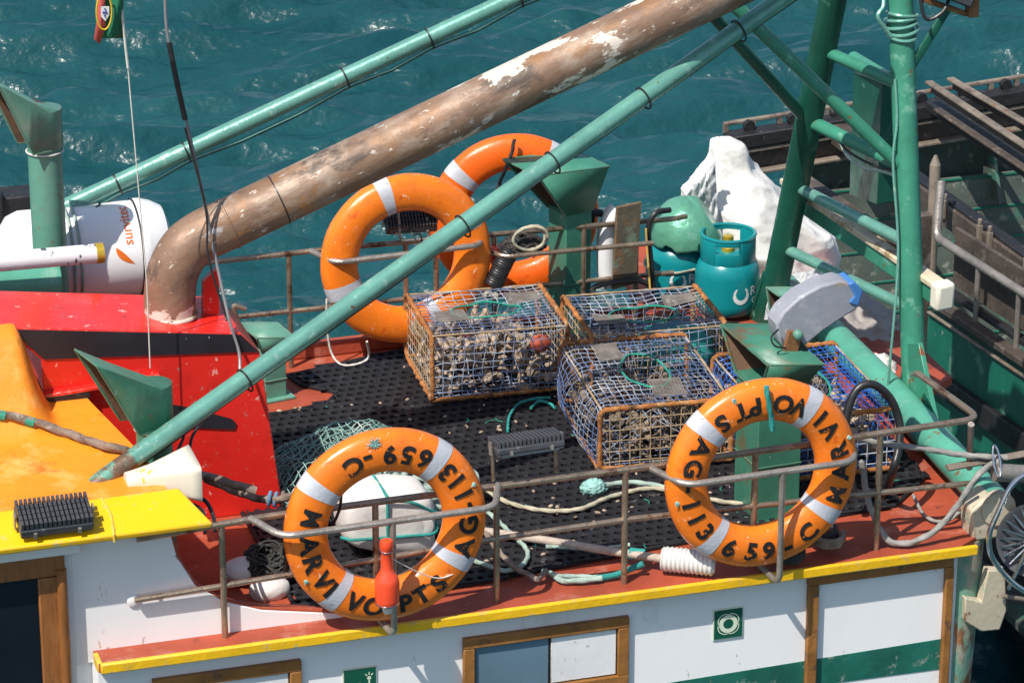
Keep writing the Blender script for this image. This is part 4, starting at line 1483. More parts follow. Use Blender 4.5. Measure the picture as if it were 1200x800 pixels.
# hanging plate
hp_ = [at(*p, x=2.85) for p in ((1000, 85), (1034, 96), (1028, 240), (995, 228))]
hpn = thing('hanging_plate', 'green steel plate box hanging from the upper rung of the mast frame', 'plate', tuple(hp_[3]))
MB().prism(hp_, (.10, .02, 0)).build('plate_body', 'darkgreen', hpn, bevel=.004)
MB().tube([at(1000, 68, x=2.84), at(1040, 92, x=2.84)], .03, 12).build('plate_hinge', 'midgreen', hpn)
# big foot beam across the stern
fb = thing('stern_beam', 'thick pale green pipe beam lying across the stern with a cream end plate', 'beam', (2.56, 1.2, .1))
MB().tube([(2.535, .06, .115), (2.59, 1.3, .11), (2.60, 2.6, .105)], .070, 24).build('beam_pipe', 'beamgreen', fb)
MB().tube([(2.535, .062, .115), (2.533, .03, .115)], .073, 24).build('end_plate', 'cream', fb)
MB().prism([(2.43, .04, -.02), (2.56, .04, -.02), (2.58, .04, .10), (2.50, .04, .18), (2.42, .04, .12)], (0, .12, 0)).build('end_bracket', 'cream', fb, bevel=.012)
# cables round the post and the lamp above
for i in range(5):
    c = on_post(38-6*i+3)
    tag(MB().tube([c+V((math.cos(a)*(.064+.006*math.sin(i*2+a)), math.sin(a)*.066, .012*math.sin(a+i))) for a in np.linspace(0, 6.2832, 25)[:-1]], .0075, 8, closed=True).build('cable_turn', 'pipegreen'), 'turn of green painted cable wound round the top of the near mast post', 'cable', 'cable turns on the mast')
tag(MB().tube(spline([on_post(40)+V((-.06, -.03, 0)), on_post(15)+V((-.12, -.04, 0)), on_post(2)+V((-.09, -.03, 0)), on_post(-20)+V((-.08, 0, 0))], 8), .009, 8).build('cable_loop', 'pipegreen'), 'green painted cable loop at the left of the mast post top', 'cable')
tag(MB().tube(spline([on_post(90)+V((-.052, -.035, 0)), on_post(140)+V((-.05, -.035, 0)), on_post(190)+V((-.075, -.035, 0)), on_post(300)+V((-.065, -.03, 0)), on_post(430)+V((-.12, -.03, 0)), on_post(480)+V((-.13, 0, 0))], 8), .006, 8).build('post_cable', 'pipegreen'), 'green cable running down the left side of the near mast post', 'cable')
rA, rB = on_leg(128), on_post(200)
tag(MB().tube(spline([rA.lerp(rB, .30)+V((0, -.03, -.02)), rA.lerp(rB, .38)+V((0, -.04, -.07)), rA.lerp(rB, .55)+V((0, -.04, -.085)), rA.lerp(rB, .75)+V((0, -.04, -.06)), rA.lerp(rB, .95)+V((0, -.04, -.05))], 8), .008, 8).build('rung_cable', 'ropegreen'), 'pale cable slung under the second mast rung', 'cable')
tag(MB().tube(spline([rA.lerp(rB, .27)+V((0, -.035, -.01)), rA.lerp(rB, .36)+V((0, -.045, -.045)), rA.lerp(rB, .6)+V((0, -.045, -.055)), rA.lerp(rB, .93)+V((0, -.045, -.03))], 8), .006, 8).build('rung_cable', 'hose'), 'thin black cable slung under the second mast rung', 'cable')
fx = thing('work_lamp', 'black floodlight in a rusty yoke on top of the mast post', 'lamp', tuple(on_post(20)+V((.16, -.06, .05))))
o_ = ORG[fx.name]
Rl = Matrix.Rotation(math.radians(25), 3, 'Y')
MB().box(o_+V((.02, 0, .10)), (.22, .16, .12), Rl).build('lamp_head', 'led', fx, bevel=.01)
MB().box(o_+V((.0, 0, 0)), (.22, .05, .02), Matrix.Rotation(math.radians(22), 3, 'Y')).build('yoke', 'rusty', fx, bevel=.003)
MB().box(o_+V((.125, -.02, .06)), (.045, .05, .22)).build('yoke_arm', 'rusty', fx, bevel=.003)
MB().lathe([(.022, 0), (.022, .03), (.01, .034)], o_+V((.125, -.045, .15)), Matrix.Rotation(math.radians(90), 3, 'X'), 16).build('yoke_bolt', 'midgreen', fx)
MB().tube([on_post(95), o_+V((.02, 0, -.02))], .02, 8, flat=.5).build('brace', 'darkgreen', fx)
tag(MB().tube(spline([o_+V((.02, -.03, .05)), o_+V((-.03, -.06, -.01)), o_+V((-.1, -.05, -.03)), o_+V((-.12, -.02, .1))], 8), .008, 8).build('lamp_cable', 'hose'), 'black lamp cable drooping from the mast top floodlight', 'cable')

# grey work lamp on the near vent
gl = thing('work_lamp', 'grey weathered work lamp with a blue end on a rusty bracket', 'lamp', tuple(at(928, 425, y=.42)))
prof_ = [(922, 412), (912, 398), (910, 380), (918, 366), (938, 348), (962, 335), (985, 329), (1000, 333), (1010, 347), (1004, 362), (965, 388), (938, 410)]
MB().prism([at(*p, y=.46) for p in prof_], (0, .11, 0)).build('lamp_housing', 'cloud', gl, bevel=.009)
MB().prism([at(*p, y=.452) for p in ((994, 333), (1002, 330), (1012, 341), (1006, 360), (995, 355), (1002, 347))], (0, .122, 0)).build('lamp_end', 'bluecap', gl, bevel=.006)
MB().prism([at(*p, y=.44) for p in ((914, 426), (925, 388), (941, 390), (931, 430))], (0, .02, 0)).build('bracket', 'rusty', gl, bevel=.003)
MB().prism([at(*p, y=.445) for p in ((931, 424), (938, 398), (946, 408), (958, 424))], (0, .15, 0)).build('bracket_plate', 'fender', gl, bevel=.003)
MB().lathe([(.019, 0), (.019, .02), (.012, .028), (.006, .03)], at(934, 391, y=.44), Matrix.Rotation(math.radians(90), 3, 'X'), 16).build('bracket_bolt', 'ventpale', gl)
tag(MB().tube(spline([at(912, 386, y=.44), at(904, 395, y=.40), at(908, 405, y=.38), at(921, 408, y=.41)], 8), .004, 6).build('lamp_cable', 'hose'), 'short black cable loop at the foot of the grey work lamp', 'cable')


# ------------------------------------------------------------------ ribbed floodlights
def floodlight(label, loc, rot, w_=.27, h_=.085, d_=.15):
    t = thing('floodlight', label, 'floodlight', loc, rot, 'ribbed floodlights')
    MB().box((0, 0, h_*.3), (w_, d_, h_*.35)).build('housing', 'led', t, local=True, bevel=.006)
    fb_ = MB()
    n = 16
    for i in range(n):
        x = -w_/2+w_*(i+.5)/n
        for j in range(5):
            y = -d_/2+d_*(j+.5)/5
            fb_.box((x, y, h_*.62), (.0105, d_/5*.86, h_*.36))
    fb_.build('cooling_fins', 'led', t, local=True)
    MB().box((0, -.0, h_*.08), (w_*.98, d_*.96, .010)).build('rim', 'led', t, local=True, bevel=.003)
    MB().box((0, 0, -.001), (w_*.86, d_*.8, .006)).build('glass', 'lens', t, local=True)
    for s in (-1, 1):
        MB().box((s*(w_/2+.008), 0, .03), (.006, .03, .06)).build('bracket', 'railgrey', t, local=True)
        MB().box((s*w_*.3, -d_/2-.003, h_*.2), (.012, .012, .02)).build('clip', 'railgrey', t, local=True)
    return t


f1 = floodlight('dark ribbed floodlight lying on the yellow roof edge', tuple(at(63, 612, y=.03)), (math.radians(16), 0, 0))
p_ = at(618, 528, y=.06)
fr_ = dup(f1, tuple(at(617, 527, y=.05)), (math.radians(-9), 0, math.radians(3)), 'small ribbed floodlight clamped on the near rail between the lettered lifebuoys')
fr_.scale = (1, .8, .85)
tag(MB().tube([at(578, 563, y=.05), at(577, 522, y=.05)], .008, 8).tube([at(652, 553, y=.05), at(651, 522, y=.05)], .008, 8).build('lamp_stand', 'rail'), 'two short steel stays under the near rail floodlight', 'stand')
p_ = at(480, 262, y=2.56)
ff_ = dup(f1, tuple(p_+V((0, 0, .0))), (math.radians(34), 0, math.radians(-6)), 'ribbed floodlight on the far rail seen through the lifebuoy')
ff_.scale = (.85, .75, .9)
tag(MB().tube(fillet([at(467, 250, y=2.5), at(469, 282, y=2.5), at(503, 280, y=2.5), at(500, 255, y=2.5)], .02), .006, 8).build('lamp_stand', 'railgrey'), 'bent steel yoke under the far rail floodlight', 'stand')
tag(MB().tube(spline([at(480, 268, y=2.5), at(484, 275, y=2.48), at(492, 274, y=2.46), at(494, 284, y=2.5), at(486, 292, y=2.52)], 8), .004, 6).build('lamp_cable', 'hose'), 'black cable curl below the far rail floodlight', 'cable')

# loudhailer horn on the roof corner
hn = thing('horn_speaker', 'cream horn loudspeaker lying on the corner of the yellow roof edge', 'loudspeaker', tuple(at(190, 570, y=.30)))
secs = [(148, 566, .040, .040, 1.), (156, 565, .041, .042, .8), (178, 561, .045, .052, .45), (200, 557, .054, .078, .3), (218, 555, .065, .102, .22), (229, 554, .071, .118, .18)]
vs = []
for px, py, hz, hy, e in secs:
    c = at(px, py, y=.3)
    for k in range(32):
        a = 2*math.pi*(k+.5)/32
        ca, sa = math.cos(a), math.sin(a)
        vs.append(c+V((0, hy*math.copysign(abs(ca)**e, ca), hz*math.copysign(abs(sa)**e, sa))))
fs = [(i*32+k, i*32+(k+1) % 32, (i+1)*32+(k+1) % 32, (i+1)*32+k) for i in range(len(secs)-1) for k in range(32)]+[tuple(range(31, -1, -1))]
MB().add(vs, fs).build('horn_bell', 'horn', hn, solid=.006, angle=45)
MB().tube(spline([at(228, 580, y=.3), at(242, 588, y=.25), at(250, 605, y=.2), at(252, 622, y=.12)], 8), .008, 8).build('horn_cable', 'hose', hn)
tag(MB().tube(spline([at(225, 590, y=.25), at(237, 598, y=.2), at(241, 612, y=.14), at(240, 625, y=.1)], 8), .007, 8).build('roof_cable', 'hose'), 'black cable dropping behind the corner of the yellow roof edge', 'cable')

# ------------------------------------------------------------------ deck gear near the camera
fl_ = thing('fender_float', 'big white float with red smears tied in teal line behind the near lifebuoy', 'float', tuple(at(446, 640, z=.02)))
fo = ORG[fl_.name]+V((.02, .02, .13))
bm = bmesh.new()
bmesh.ops.create_icosphere(bm, subdivisions=4, radius=1)
vs = []
for v in bm.verts:
    p = v.co
    e = .42
    q = V([math.copysign(abs(c)**e, c) for c in p])
    q.z *= 1-.22*max(0, -q.x)
    q += V((1, 1, 1))*.03*mnoise.noise(p*2.2)
    vs.append(fo+V((q.x*.19, q.y*.13, q.z*.14))+V((0, 0, .03*q.x))*(-1))
bm.verts.index_update()
fs = [tuple(v.index for v in f.verts) for f in bm.faces]
bm.free()
MB().add(vs, fs).build('float_body', 'float', fl_, angle=60)
MB().lathe([(.045, 0), (.05, .006), (.03, .012), (.012, .01)], fo+V((.12, -.115, -.02)), Matrix.Rotation(math.radians(90), 3, 'X'), 20).build('float_plug', 'float', fl_)
for ln in ([(-.02, -.135, -.14), (-.02, -.137, .135), (-.02, .135, .135), (-.02, .135, -.14)], [(-.20, -.10, -.03), (-.17, -.137, -.03), (.17, -.137, -.05), (.20, -.08, -.05), (.19, .13, -.03)], [(-.02, -.138, .12), (.08, -.137, .10), (.19, -.10, .02), (.2, .1, .02)]):
    MB().tube(resample(fillet([fo+V(p) for p in ln], .03), .02), .0065, 8).build('float_line', 'ropeteal', fl_)

# trawl net heap


def net_heap():
    mb = MB()
    c = V((.24, 1.27, .02))

    def h(x, y):
        r = ((x-c.x)/.40)**2+((y-c.y)/.48)**2
        return .02+.14*max(0, 1-r)**.6+.035*mnoise.noise(V((x*7, y*7, 1)))+.02*mnoise.noise(V((x*17, y*17, 3)))
    for k in range(3):
        ang = .5+k*.35
        n = 34
        for fam in (0, 1):
            a = ang+(1.15 if fam else 0)
            d_ = V((math.cos(a), math.sin(a), 0))
            e = V((-d_.y, d_.x, 0))
            for i in range(n):
                s = (i/(n-1)-.5)*1.1
                run = []
                for j in range(46):
                    t_ = (j/45-.5)*1.15
                    p = c+d_*t_+e*(s+.02*mnoise.noise(V((t_*6, s*6, k))))
                    r = ((p.x-c.x)/.40)**2+((p.y-c.y)/.48)**2
                    if r < .98:
                        run.append(V((p.x, p.y, h(p.x, p.y)-k*.035+.008*mnoise.noise(V((t_*15, s*15, k+9))))))
                    elif len(run) > 2:
                        mb.tube(run, .0028, 4, caps=False)
                        run = []
                if len(run) > 2:
                    mb.tube(run, .0028, 4, caps=False)
    tag(mb.build('trawl_net', 'trawl', angle=80), 'pale green trawl net heaped against the red casing', 'net')
    core = []
    crumple('net_core', 'dark', c+V((0, 0, -.02)), (.30, .38, .09), 'dark folds of netting inside the pale green net heap', 'net', 3, .15, 6, 4)


net_heap()
# piled green rope behind the float
rp = []
for i in range(150):
    a = i*.62
    r_ = .07+.09*(.5+.5*math.sin(i*.37))
    rp.append(V((.42+r_*1.1*math.cos(a)+.02*math.sin(i*1.7), .86+r_*1.2*math.sin(a), .03+.16*i/150+.015*math.sin(i*2.3))))
rope('rope_pile', rp, .0125, 'ropegreen', 'thick pile of pale green rope behind the white float', smooth=5)
# loose ropes on the mat
Z = .034
rope('loose_rope', [at(568, 575, z=Z), at(600, 590, z=Z), at(640, 598, z=Z), at(680, 596, z=Z), at(715, 582, z=Z), at(760, 572, z=Z), at(800, 577, z=Z), at(850, 588, z=Z), at(905, 592, z=Z)], .0095, 'ropetan', 'cream rope curving over the mat in front of the bulging crab pot')
rope('loose_rope', [at(690, 571, z=Z), at(715, 567, z=.05), at(745, 565, z=.05), at(785, 572, z=Z), at(812, 583, z=Z)], .0100, 'ropegreen', 'pale green rope end with frayed teal tip by the bulging pot')
crumple('rope_tuft', 'teal', at(696, 571, z=.04), (.036, .028, .024), 'frayed pale teal rope tuft on the mat beside the bulging pot', 'rope tuft', 5, .45, 14, 4)
rope('loose_rope', [at(560, 592, z=Z), at(578, 605, z=Z), at(596, 622, z=Z), at(618, 645, z=Z), at(612, 662, z=Z), at(592, 668, z=Z), at(570, 662, z=Z), at(545, 652, z=Z)], .0092, 'ropegreen', 'pale green rope bight on the mat next to the near rail post')
rope('loose_rope', [at(640, 640, z=Z), at(665, 641, z=.04), at(700, 643, z=.05), at(738, 638, z=.06)], .008, 'ropegreen', 'thin pale green line lying along the wooden handle')
rope('spliced_rope', [at(645, 671, z=.02), at(660, 680, z=.02), at(690, 679, z=.022), at(705, 677, z=.022)], .011, 'ropegreen', 'spliced eye of pale rope lying on the red deck edge')
rope('spliced_rope', [at(636, 668, z=.03), at(655, 674, z=.03), at(680, 675, z=.022), at(702, 676, z=.022)], .009, 'ropegreen', 'second leg of the spliced eye on the red deck edge')
tag(MB().tube(spline([at(700, 677, z=.022), at(722, 673, z=.025), at(742, 665, z=.04), at(754, 660, z=.06)], 8), .012, 10).build('teal_sleeve', 'ropeteal'), 'teal sleeve over the rope end on the red deck edge', 'sleeve')
rope('brown_rope', [at(562, 612, z=.05), at(580, 640, z=.05), at(600, 662, z=.05), at(618, 672, z=.04), at(630, 678, z=.03), at(640, 668, z=.04)], .011, 'ropebrown', 'frayed brown rope behind the near rail post')
rope('green_line', [at(595, 505, z=Z), at(597, 488, z=Z), at(608, 473, z=Z), at(628, 467, z=Z), at(645, 466, z=Z)], .006, 'ropeteal', 'thin teal line on the mat in front of the shell-filled pot')
rope('green_line', [at(622, 478, z=Z), at(632, 470, z=Z), at(645, 473, z=Z), at(650, 478, z=Z)], .006, 'ropeteal', 'short teal loop between the two front pots')
rope('white_line', [at(383, 350, y=2.5), at(383, 380, y=2.5), at(388, 412, y=2.5), at(400, 427, z=.03), at(420, 426, z=.03), at(432, 418, z=.05), at(430, 400, y=2.4)], .005, 'line', 'thin white line hanging in a loop below the far lifebuoy')
def on_roof(px, py, up=.02):
    t_ = 11.
    v_ = ray(px, py)
    while t_ < 16:
        p = CP+v_*t_
        if p.z < roofz(p.x, p.y)+up:
            return p
        t_ += .004
    return p


rope('mast_rope', [on_roof(-10, 484), on_roof(15, 488), on_roof(35, 493), on_roof(55, 499), on_roof(75, 506), on_roof(95, 513), on_roof(115, 520), on_roof(140, 526), at(200, 545, y=.66), at(250, 560, y=.66), at(300, 575, y=.62)], .0165, 'ropebrown', 'thick brown rope running over the orange roof towards the rail', pitch=.12)
rope('mast_rope', [at(240, 560, y=.8), at(270, 573, y=.75), at(300, 583, y=.7), at(325, 585, y=.6), at(345, 580, y=.5)], .015, 'ropebrown', 'frayed brown rope bundle in front of the red casing', pitch=.1)
for i, (px, py) in enumerate(((316, 584), (323, 585), (331, 584))):
    c = at(px, py, y=.625)
    tag(MB().tube(resample([c+V((.010*math.cos(a), .022*math.cos(a+.4), .024*math.sin(a+.4))) for a in np.linspace(0, 6.3, 30)], .004), .008, 8).build('lashing_turn', 'ropeblue' if i < 2 else 'ropebrown'), ['blue rope turn nearest the red casing on the rope bundle', 'blue rope turn in the middle of the rope bundle', 'brown rope turn nearest the lifebuoy on the rope bundle'][i], 'lashing')
tag(MB().tube([on_roof(-2, 486), on_roof(6, 487)], .02, 10).build('whipping', 'netgreen'), 'green whipping on the thick brown rope at the picture edge', 'whipping')
tag(MB().tube([on_roof(30, 492), on_roof(40, 495)], .0195, 10).build('whipping', 'netgreen'), 'green whipping on the thick brown rope above the roof floodlight', 'whipping')
tag(MB().tube(spline([at(213, 655, z=.02)+V((0, 0, .1)), at(337, 610, y=.1), at(340, 640, y=.15), at(333, 670, y=.25)], 6), .006, 8).build('black_line', 'hose') if False else MB().tube(spline([at(347, 607, y=.0), at(343, 622, y=.02), at(337, 645, y=.06), at(334, 668, y=.1)], 6), .009, 8).build('black_line', 'hose'), 'black cord hanging from the near rail beside the lettered lifebuoy', 'cord')
tag(MB().tube(spline([at(400, 578, y=-.05), at(398, 596, y=-.02), at(390, 615, y=.02)], 6), .006, 8).build('black_line', 'hose'), 'short black cord across the inside of the near lifebuoy', 'cord')
def tangle(name, mat, c, s, n, r, label, cat, seed):
    rnd = random.Random(seed)
    mb = MB()
    for i in range(n):
        pts = []
        a = rnd.random()*6.28
        for k in range(7):
            a += rnd.uniform(.3, 1.3)
            q = rnd.uniform(.35, 1)
            z = max(-.6, rnd.uniform(-.7, 1)*math.sqrt(max(.05, 1-q*q)))
            pts.append(V(c)+V((math.cos(a)*q*s[0], math.sin(a)*q*s[1], z*s[2])))
        mb.tube(spline(pts, 6), r*rnd.uniform(.6, 1.2), 6)
    return tag(mb.build(name, mat, angle=80), label, cat)


# dark gear in the red well
tangle('dark_net', 'dark', at(318, 662, z=.06), (.12, .13, .085), 70, .006, 'dark net lump in the red well behind the coaming', 'net', 8)
crumple('pale_float', 'float', at(286, 668, z=.05), (.085, .06, .05), 'small grey white float in the red well left of the dark net', 'float', 2, .06, 4, 4)
crumple('pale_float', 'float', at(316, 690, z=.03), (.075, .05, .05), 'small white float between the dark net and the coaming edge', 'float', 3, .06, 4, 4)

rnd = random.Random(21)
for nm, mt, n_, lab in (('scraps', 'shell', 170, 'pale shell crumbs and fish scraps scattered over the black deck mat'), ('twine_bits', 'netgreen', 40, 'snips of green twine scattered over the black deck mat')):
    mb = MB()
    k = 0
    while k < n_:
        x, y = rnd.uniform(0, 2.4), rnd.uniform(.1, 2.5)
        if not inside(x, y, mat_poly):
            continue
        k += 1
        c = V((x, y, .0235))
        a = rnd.random()*6.28
        if mt == 'shell':
            s_ = rnd.uniform(.003, .010)
            mb.lathe([(s_, -.003), (s_*1.1, 0), (s_*.6, s_*.5), (.0005, s_*.6)], c, Matrix.Rotation(a, 3, 'Z') @ Matrix.Diagonal((1.5, .8, 1)), 6)
        else:
            d_ = V((math.cos(a), math.sin(a), 0))*rnd.uniform(.01, .03)
            mb.tube(spline([c-d_, c+V((d_.y, -d_.x, 0))*.4, c+d_], 4), .0018, 5)
    tag(mb.build(nm, mt), lab, 'scraps', kind='stuff')

# mop / roller with wooden handle
mp_ = thing('paint_roller', 'white ribbed roller brush on a wooden handle lying along the deck edge', 'brush', tuple(at(800, 668, z=.0)))
ra, rb = at(775, 654, z=.062), at(838, 660, z=.058)
axis = (rb-ra).normalized()
prof_ = []
L = (rb-ra).length
for i in range(61):
    f = i/60
    prof_.append((.048*(1+.06*math.sin(f*2*math.pi*12))*(1 if .02 < f < .97 else .85), f*L))
Rq = axis.to_track_quat('Z', 'Y').to_matrix()
MB().lathe(prof_, ra, Rq, 24).build('roller_sleeve', 'roller', mp_, angle=70)
MB().tube([at(540, 618, z=.05), at(640, 633, z=.05), at(700, 643, z=.05), ra], .017, 12).build('handle', 'pinkbrown', mp_)
MB().tube([at(738, 648, z=.055), at(756, 650, z=.055)], .024, 12).build('grip_sleeve', 'ropeteal', mp_)
# coil of dark rope right of the stern lifebuoy
for k, (px, py) in enumerate(((962, 634), (970, 640))):
    c = at(px, py, z=.03)
    pts = [c+V(((.055+.008*math.sin(a*1.7+k))*math.cos(a), (.07)*math.sin(a), .02+.006*a/3)) for a in np.linspace(0, 6.28*3, 70)]
    rope('rope_coil', pts, .009, 'ropebrown' if k else 'dark', ['dark rope coil on the red deck against the stern lifebuoy', 'brown rope coil on the red deck beside the dark one'][k], smooth=0)
c = at(925, 655, z=.02)
rope('rope_coil', [c+V(((.06+.012*math.sin(a*.9))*math.cos(a), .06*math.sin(a), .006+.004*a/3)) for a in np.linspace(0, 6.28*4, 90)], .007, 'dark', 'flat black coil under the lower edge of the stern lifebuoy', smooth=0)

# hoses and stern ropes
tag(MB().tube(spline([at(1000, 575, y=.3), at(993, 530, y=.32), at(992, 490, y=.34), at(1003, 458, y=.36), at(1022, 450, y=.36), at(1043, 466, y=.36), at(1054, 495, y=.34), at(1053, 525, y=.3), at(1046, 552, y=.28), at(1037, 580, z=.02)], 8), .0165, 12).build('hose_arch', 'hose'), 'black hose standing in an arch in front of the bright blue pot', 'hose')
rope('stern_rope', [at(1000, 512, y=.1), at(1030, 519, y=.1), at(1080, 525, y=.08), at(1130, 533, y=.06), at(1180, 536, y=.02)], .0115, 'ropegrey', 'grey green mooring rope stretched along the stern rail')
rope('stern_rope', [at(1172, 540, y=0), at(1155, 548, y=-.02), at(1140, 565, y=-.03), at(1120, 595, y=.0), at(1095, 622, y=.02), at(1065, 636, y=.02), at(1040, 632, y=.05), at(1024, 605, y=.1), at(1015, 575, y=.15), at(1010, 540, y=.15)], .0125, 'ropegrey', 'thick grey rope hanging in a bight over the stern deck')
rope('stern_rope', [at(1070, 580, z=.02), at(1085, 605, z=.02), at(1110, 610, z=.02), at(1135, 590, z=.05)], .007, 'ropegrey', 'thin grey line lying on the red stern deck')
tag(MB().tube([at(1165, 553, y=-.02), at(1200, 555, y=-.02), at(1260, 550, y=-.02)], .036, 14).build('foam_sleeve', 'railgrey'), 'grey rubbing sleeve on the rope at the stern corner', 'sleeve')
tag(MB().tube([at(1168, 540, y=-.03)+V((.014*math.cos(a), .03*math.sin(a), .055*math.sin(a))) for a in np.linspace(0, 6.28, 26)[:-1]], .005, 8, closed=True).build('shackle_ring', 'steel'), 'thin steel ring round the rope at the stern corner', 'ring')
tag(MB().tube([at(1110, 548, y=.06), at(1210, 530, y=.06)], .012, 8, flat=1.8).build('stern_bar', 'bargepale'), 'flat pale steel bar above the stern rope', 'bar')
tag(MB().tube(spline([at(697, 348, y=2.45), at(695, 338, y=2.5), at(715, 331, y=2.5), at(745, 328, y=2.5), at(760, 333, y=2.5)], 8), .013, 10).build('deck_hose', 'hose'), 'black hose lying along the far rail behind the rear pot', 'hose')
tag(MB().tube(spline([at(766, 345, y=2.5), at(762, 300, y=2.52), at(760, 268, y=2.52), at(768, 250, y=2.52), at(785, 246, y=2.55)], 8), .013, 10).build('hose_bend', 'hose'), 'black hose bent upright beside the rear gas cylinder', 'hose')
tag(MB().tube(spline([at(762, 340, y=2.48), at(759, 300, y=2.50), at(757, 268, y=2.50)], 8), .005, 8).build('yellow_hose', 'yellow'), 'thin yellow hose against the upright black one', 'hose')
tag(MB().tube([G2+V((.155*math.cos(a), .155*math.sin(a), .17+.02*math.cos(a))) for a in np.linspace(0, 6.28, 40)[:-1]], .006, 8, closed=True).build('cylinder_lashing', 'ropetan'), 'tan line lashed round the rear gas cylinder', 'lashing')

# far rail gear
bo = thing('rope_brush', 'black corrugated roller hung slanting on the far rail behind the shell pot', 'roller', tuple(at(575, 342, y=2.42)))
ra, rb = at(577, 335, y=2.44), at(598, 292, y=2.46)
ax = (rb-ra)
Rq = ax.normalized().to_track_quat('Z', 'Y').to_matrix()
MB().lathe([(.043*(1+.05*math.sin(i/60*2*math.pi*16)), i/60*ax.length) for i in range(61)], ra, Rq, 20).build('roller_body', 'hose', bo, angle=70)
crm = [at(574, 345, y=2.42)+V((.03*math.cos(a*2), .02*math.sin(a*3), .012*math.sin(a*5))) for a in np.linspace(0, 6, 40)]
MB().tube(crm, .010, 8).build('roller_tie', 'ropetan', bo)
tangle('dark_net', 'dark', at(612, 288, y=2.5), (.11, .07, .055), 70, .006, 'dark net roll lashed to the far rail next to the duct vent', 'net', 5)
c = at(623, 280, y=2.42)
rope('rail_coil', [c+V(((.075+.01*math.sin(a*.7))*math.cos(a), .0+.01*a/6, (.055)*math.sin(a))) for a in np.linspace(0, 6.28*2.2, 60)], .007, 'ropetan', 'tan rope coil hung on the far rail beside the duct vent', smooth=0)
tag(MB().box(at(582, 300, y=2.52), (.05, .04, .09)).build('red_buckle', 'floatlight', bevel=.008), 'small red block on the far rail behind the lifebuoys', 'block')
pk = thing('rail_plank', 'rusty upright plank fixed to the far rail beside a white fender', 'plank', tuple(at(738, 335, y=2.5)))
MB().prism([at(723, 243, y=2.5), at(752, 237, y=2.5), at(746, 332, y=2.5), at(718, 340, y=2.5)], (.0, .02, 0)).build('plank_board', 'plank', pk, bevel=.003)
tag(MB().tube(spline([at(715, 335, y=2.62), at(711, 320, y=2.62), at(711, 280, y=2.62), at(717, 255, y=2.62), at(724, 246, y=2.62)], 6), [.02]+[.045]*24, 16).build('white_fender', 'canister'), 'white fender behind the rusty plank at the far rail', 'fender')
tag(MB().tube([at(693, 262, y=2.66), at(695, 250, y=2.66)], .012, 8).tube([at(690, 248, y=2.66), at(705, 250, y=2.66)], .018, 10).build('rod_holder', 'hose'), 'black rod holder behind the square duct vent', 'rod holder')

# ------------------------------------------------------------------ hauler wheel at the stern corner
hw = thing('hauler_wheel', 'steel ringed hauler wheel with bright spokes on a cream arm at the stern corner', 'hauler', tuple(at(1150, 735, y=-.02)))
hc = at(1212, 632, y=-.06)
nrm = V((-.45, -.85, .25)).normalized()
e1 = nrm.cross(V((0, 0, 1))).normalized()
e2 = e1.cross(nrm)
Rw = Matrix((e1, e2, nrm)).transposed()
MB().lathe([(.01, -.05), (.10, -.045), (.14, -.01), (.15, .02), (.13, .015), (.09, -.02), (.03, -.03)], hc, Rw, 40).build('wheel_bowl', 'led', hw)
sp = MB()
for k in range(22):
    a = 2*math.pi*k/22
    d_ = e1*math.cos(a)+e2*math.sin(a)
    sp.tube([hc+d_*.04+nrm*.012, hc+d_*.135+nrm*.025], .005, 6)
sp.build('spokes', 'steel', hw)
MB().lathe([(.03, -.02), (.04, .02), (.02, .035)], hc, Rw, 20).build('hub', 'led', hw)
rg = [hc+(e1*math.cos(a)*.165+e2*math.sin(a)*.20)+nrm*.05 for a in np.linspace(0, 6.2832, 49)[:-1]]
MB().tube(fillet([at(1230, 545, y=-.14), at(1188, 560, y=-.14), at(1158, 625, y=-.14), at(1160, 650, y=-.14), at(1182, 680, y=-.14), at(1235, 715, y=-.14)], .08, 8), .0115, 10).build('guard_ring', 'steel', hw)
MB().tube([at(1182, 690, y=-.10), at(1205, 640, y=-.1)], .008, 8).build('stay', 'steel', hw)
arm = MB()
arm.prism([at(*p, y=.0) for p in ((1131, 700), (1150, 705), (1153, 690), (1158, 668), (1178, 668), (1180, 715), (1172, 738), (1150, 740), (1131, 728))], (0, .05, 0))
arm.build('wheel_arm', 'cream', hw, bevel=.006)
MB().tube([at(1174, 698, y=-.02), at(1215, 704, y=-.02)], .010, 8).build('arm_bar', 'bargepale', hw)


# ------------------------------------------------------------------ safety signs on the hull
def ringflat(mb, c, r0, r1, y, a0=0, a1=360, n=40):
    vs = []
    for i in range(n+1):
        a = math.radians(a0+(a1-a0)*i/n)
        for r in (r0, r1):
            vs.append((c[0]+math.cos(a)*r, y, c[1]+math.sin(a)*r))
    mb.add(vs, [(2*i, 2*i+2, 2*i+3, 2*i+1) for i in range(n)])


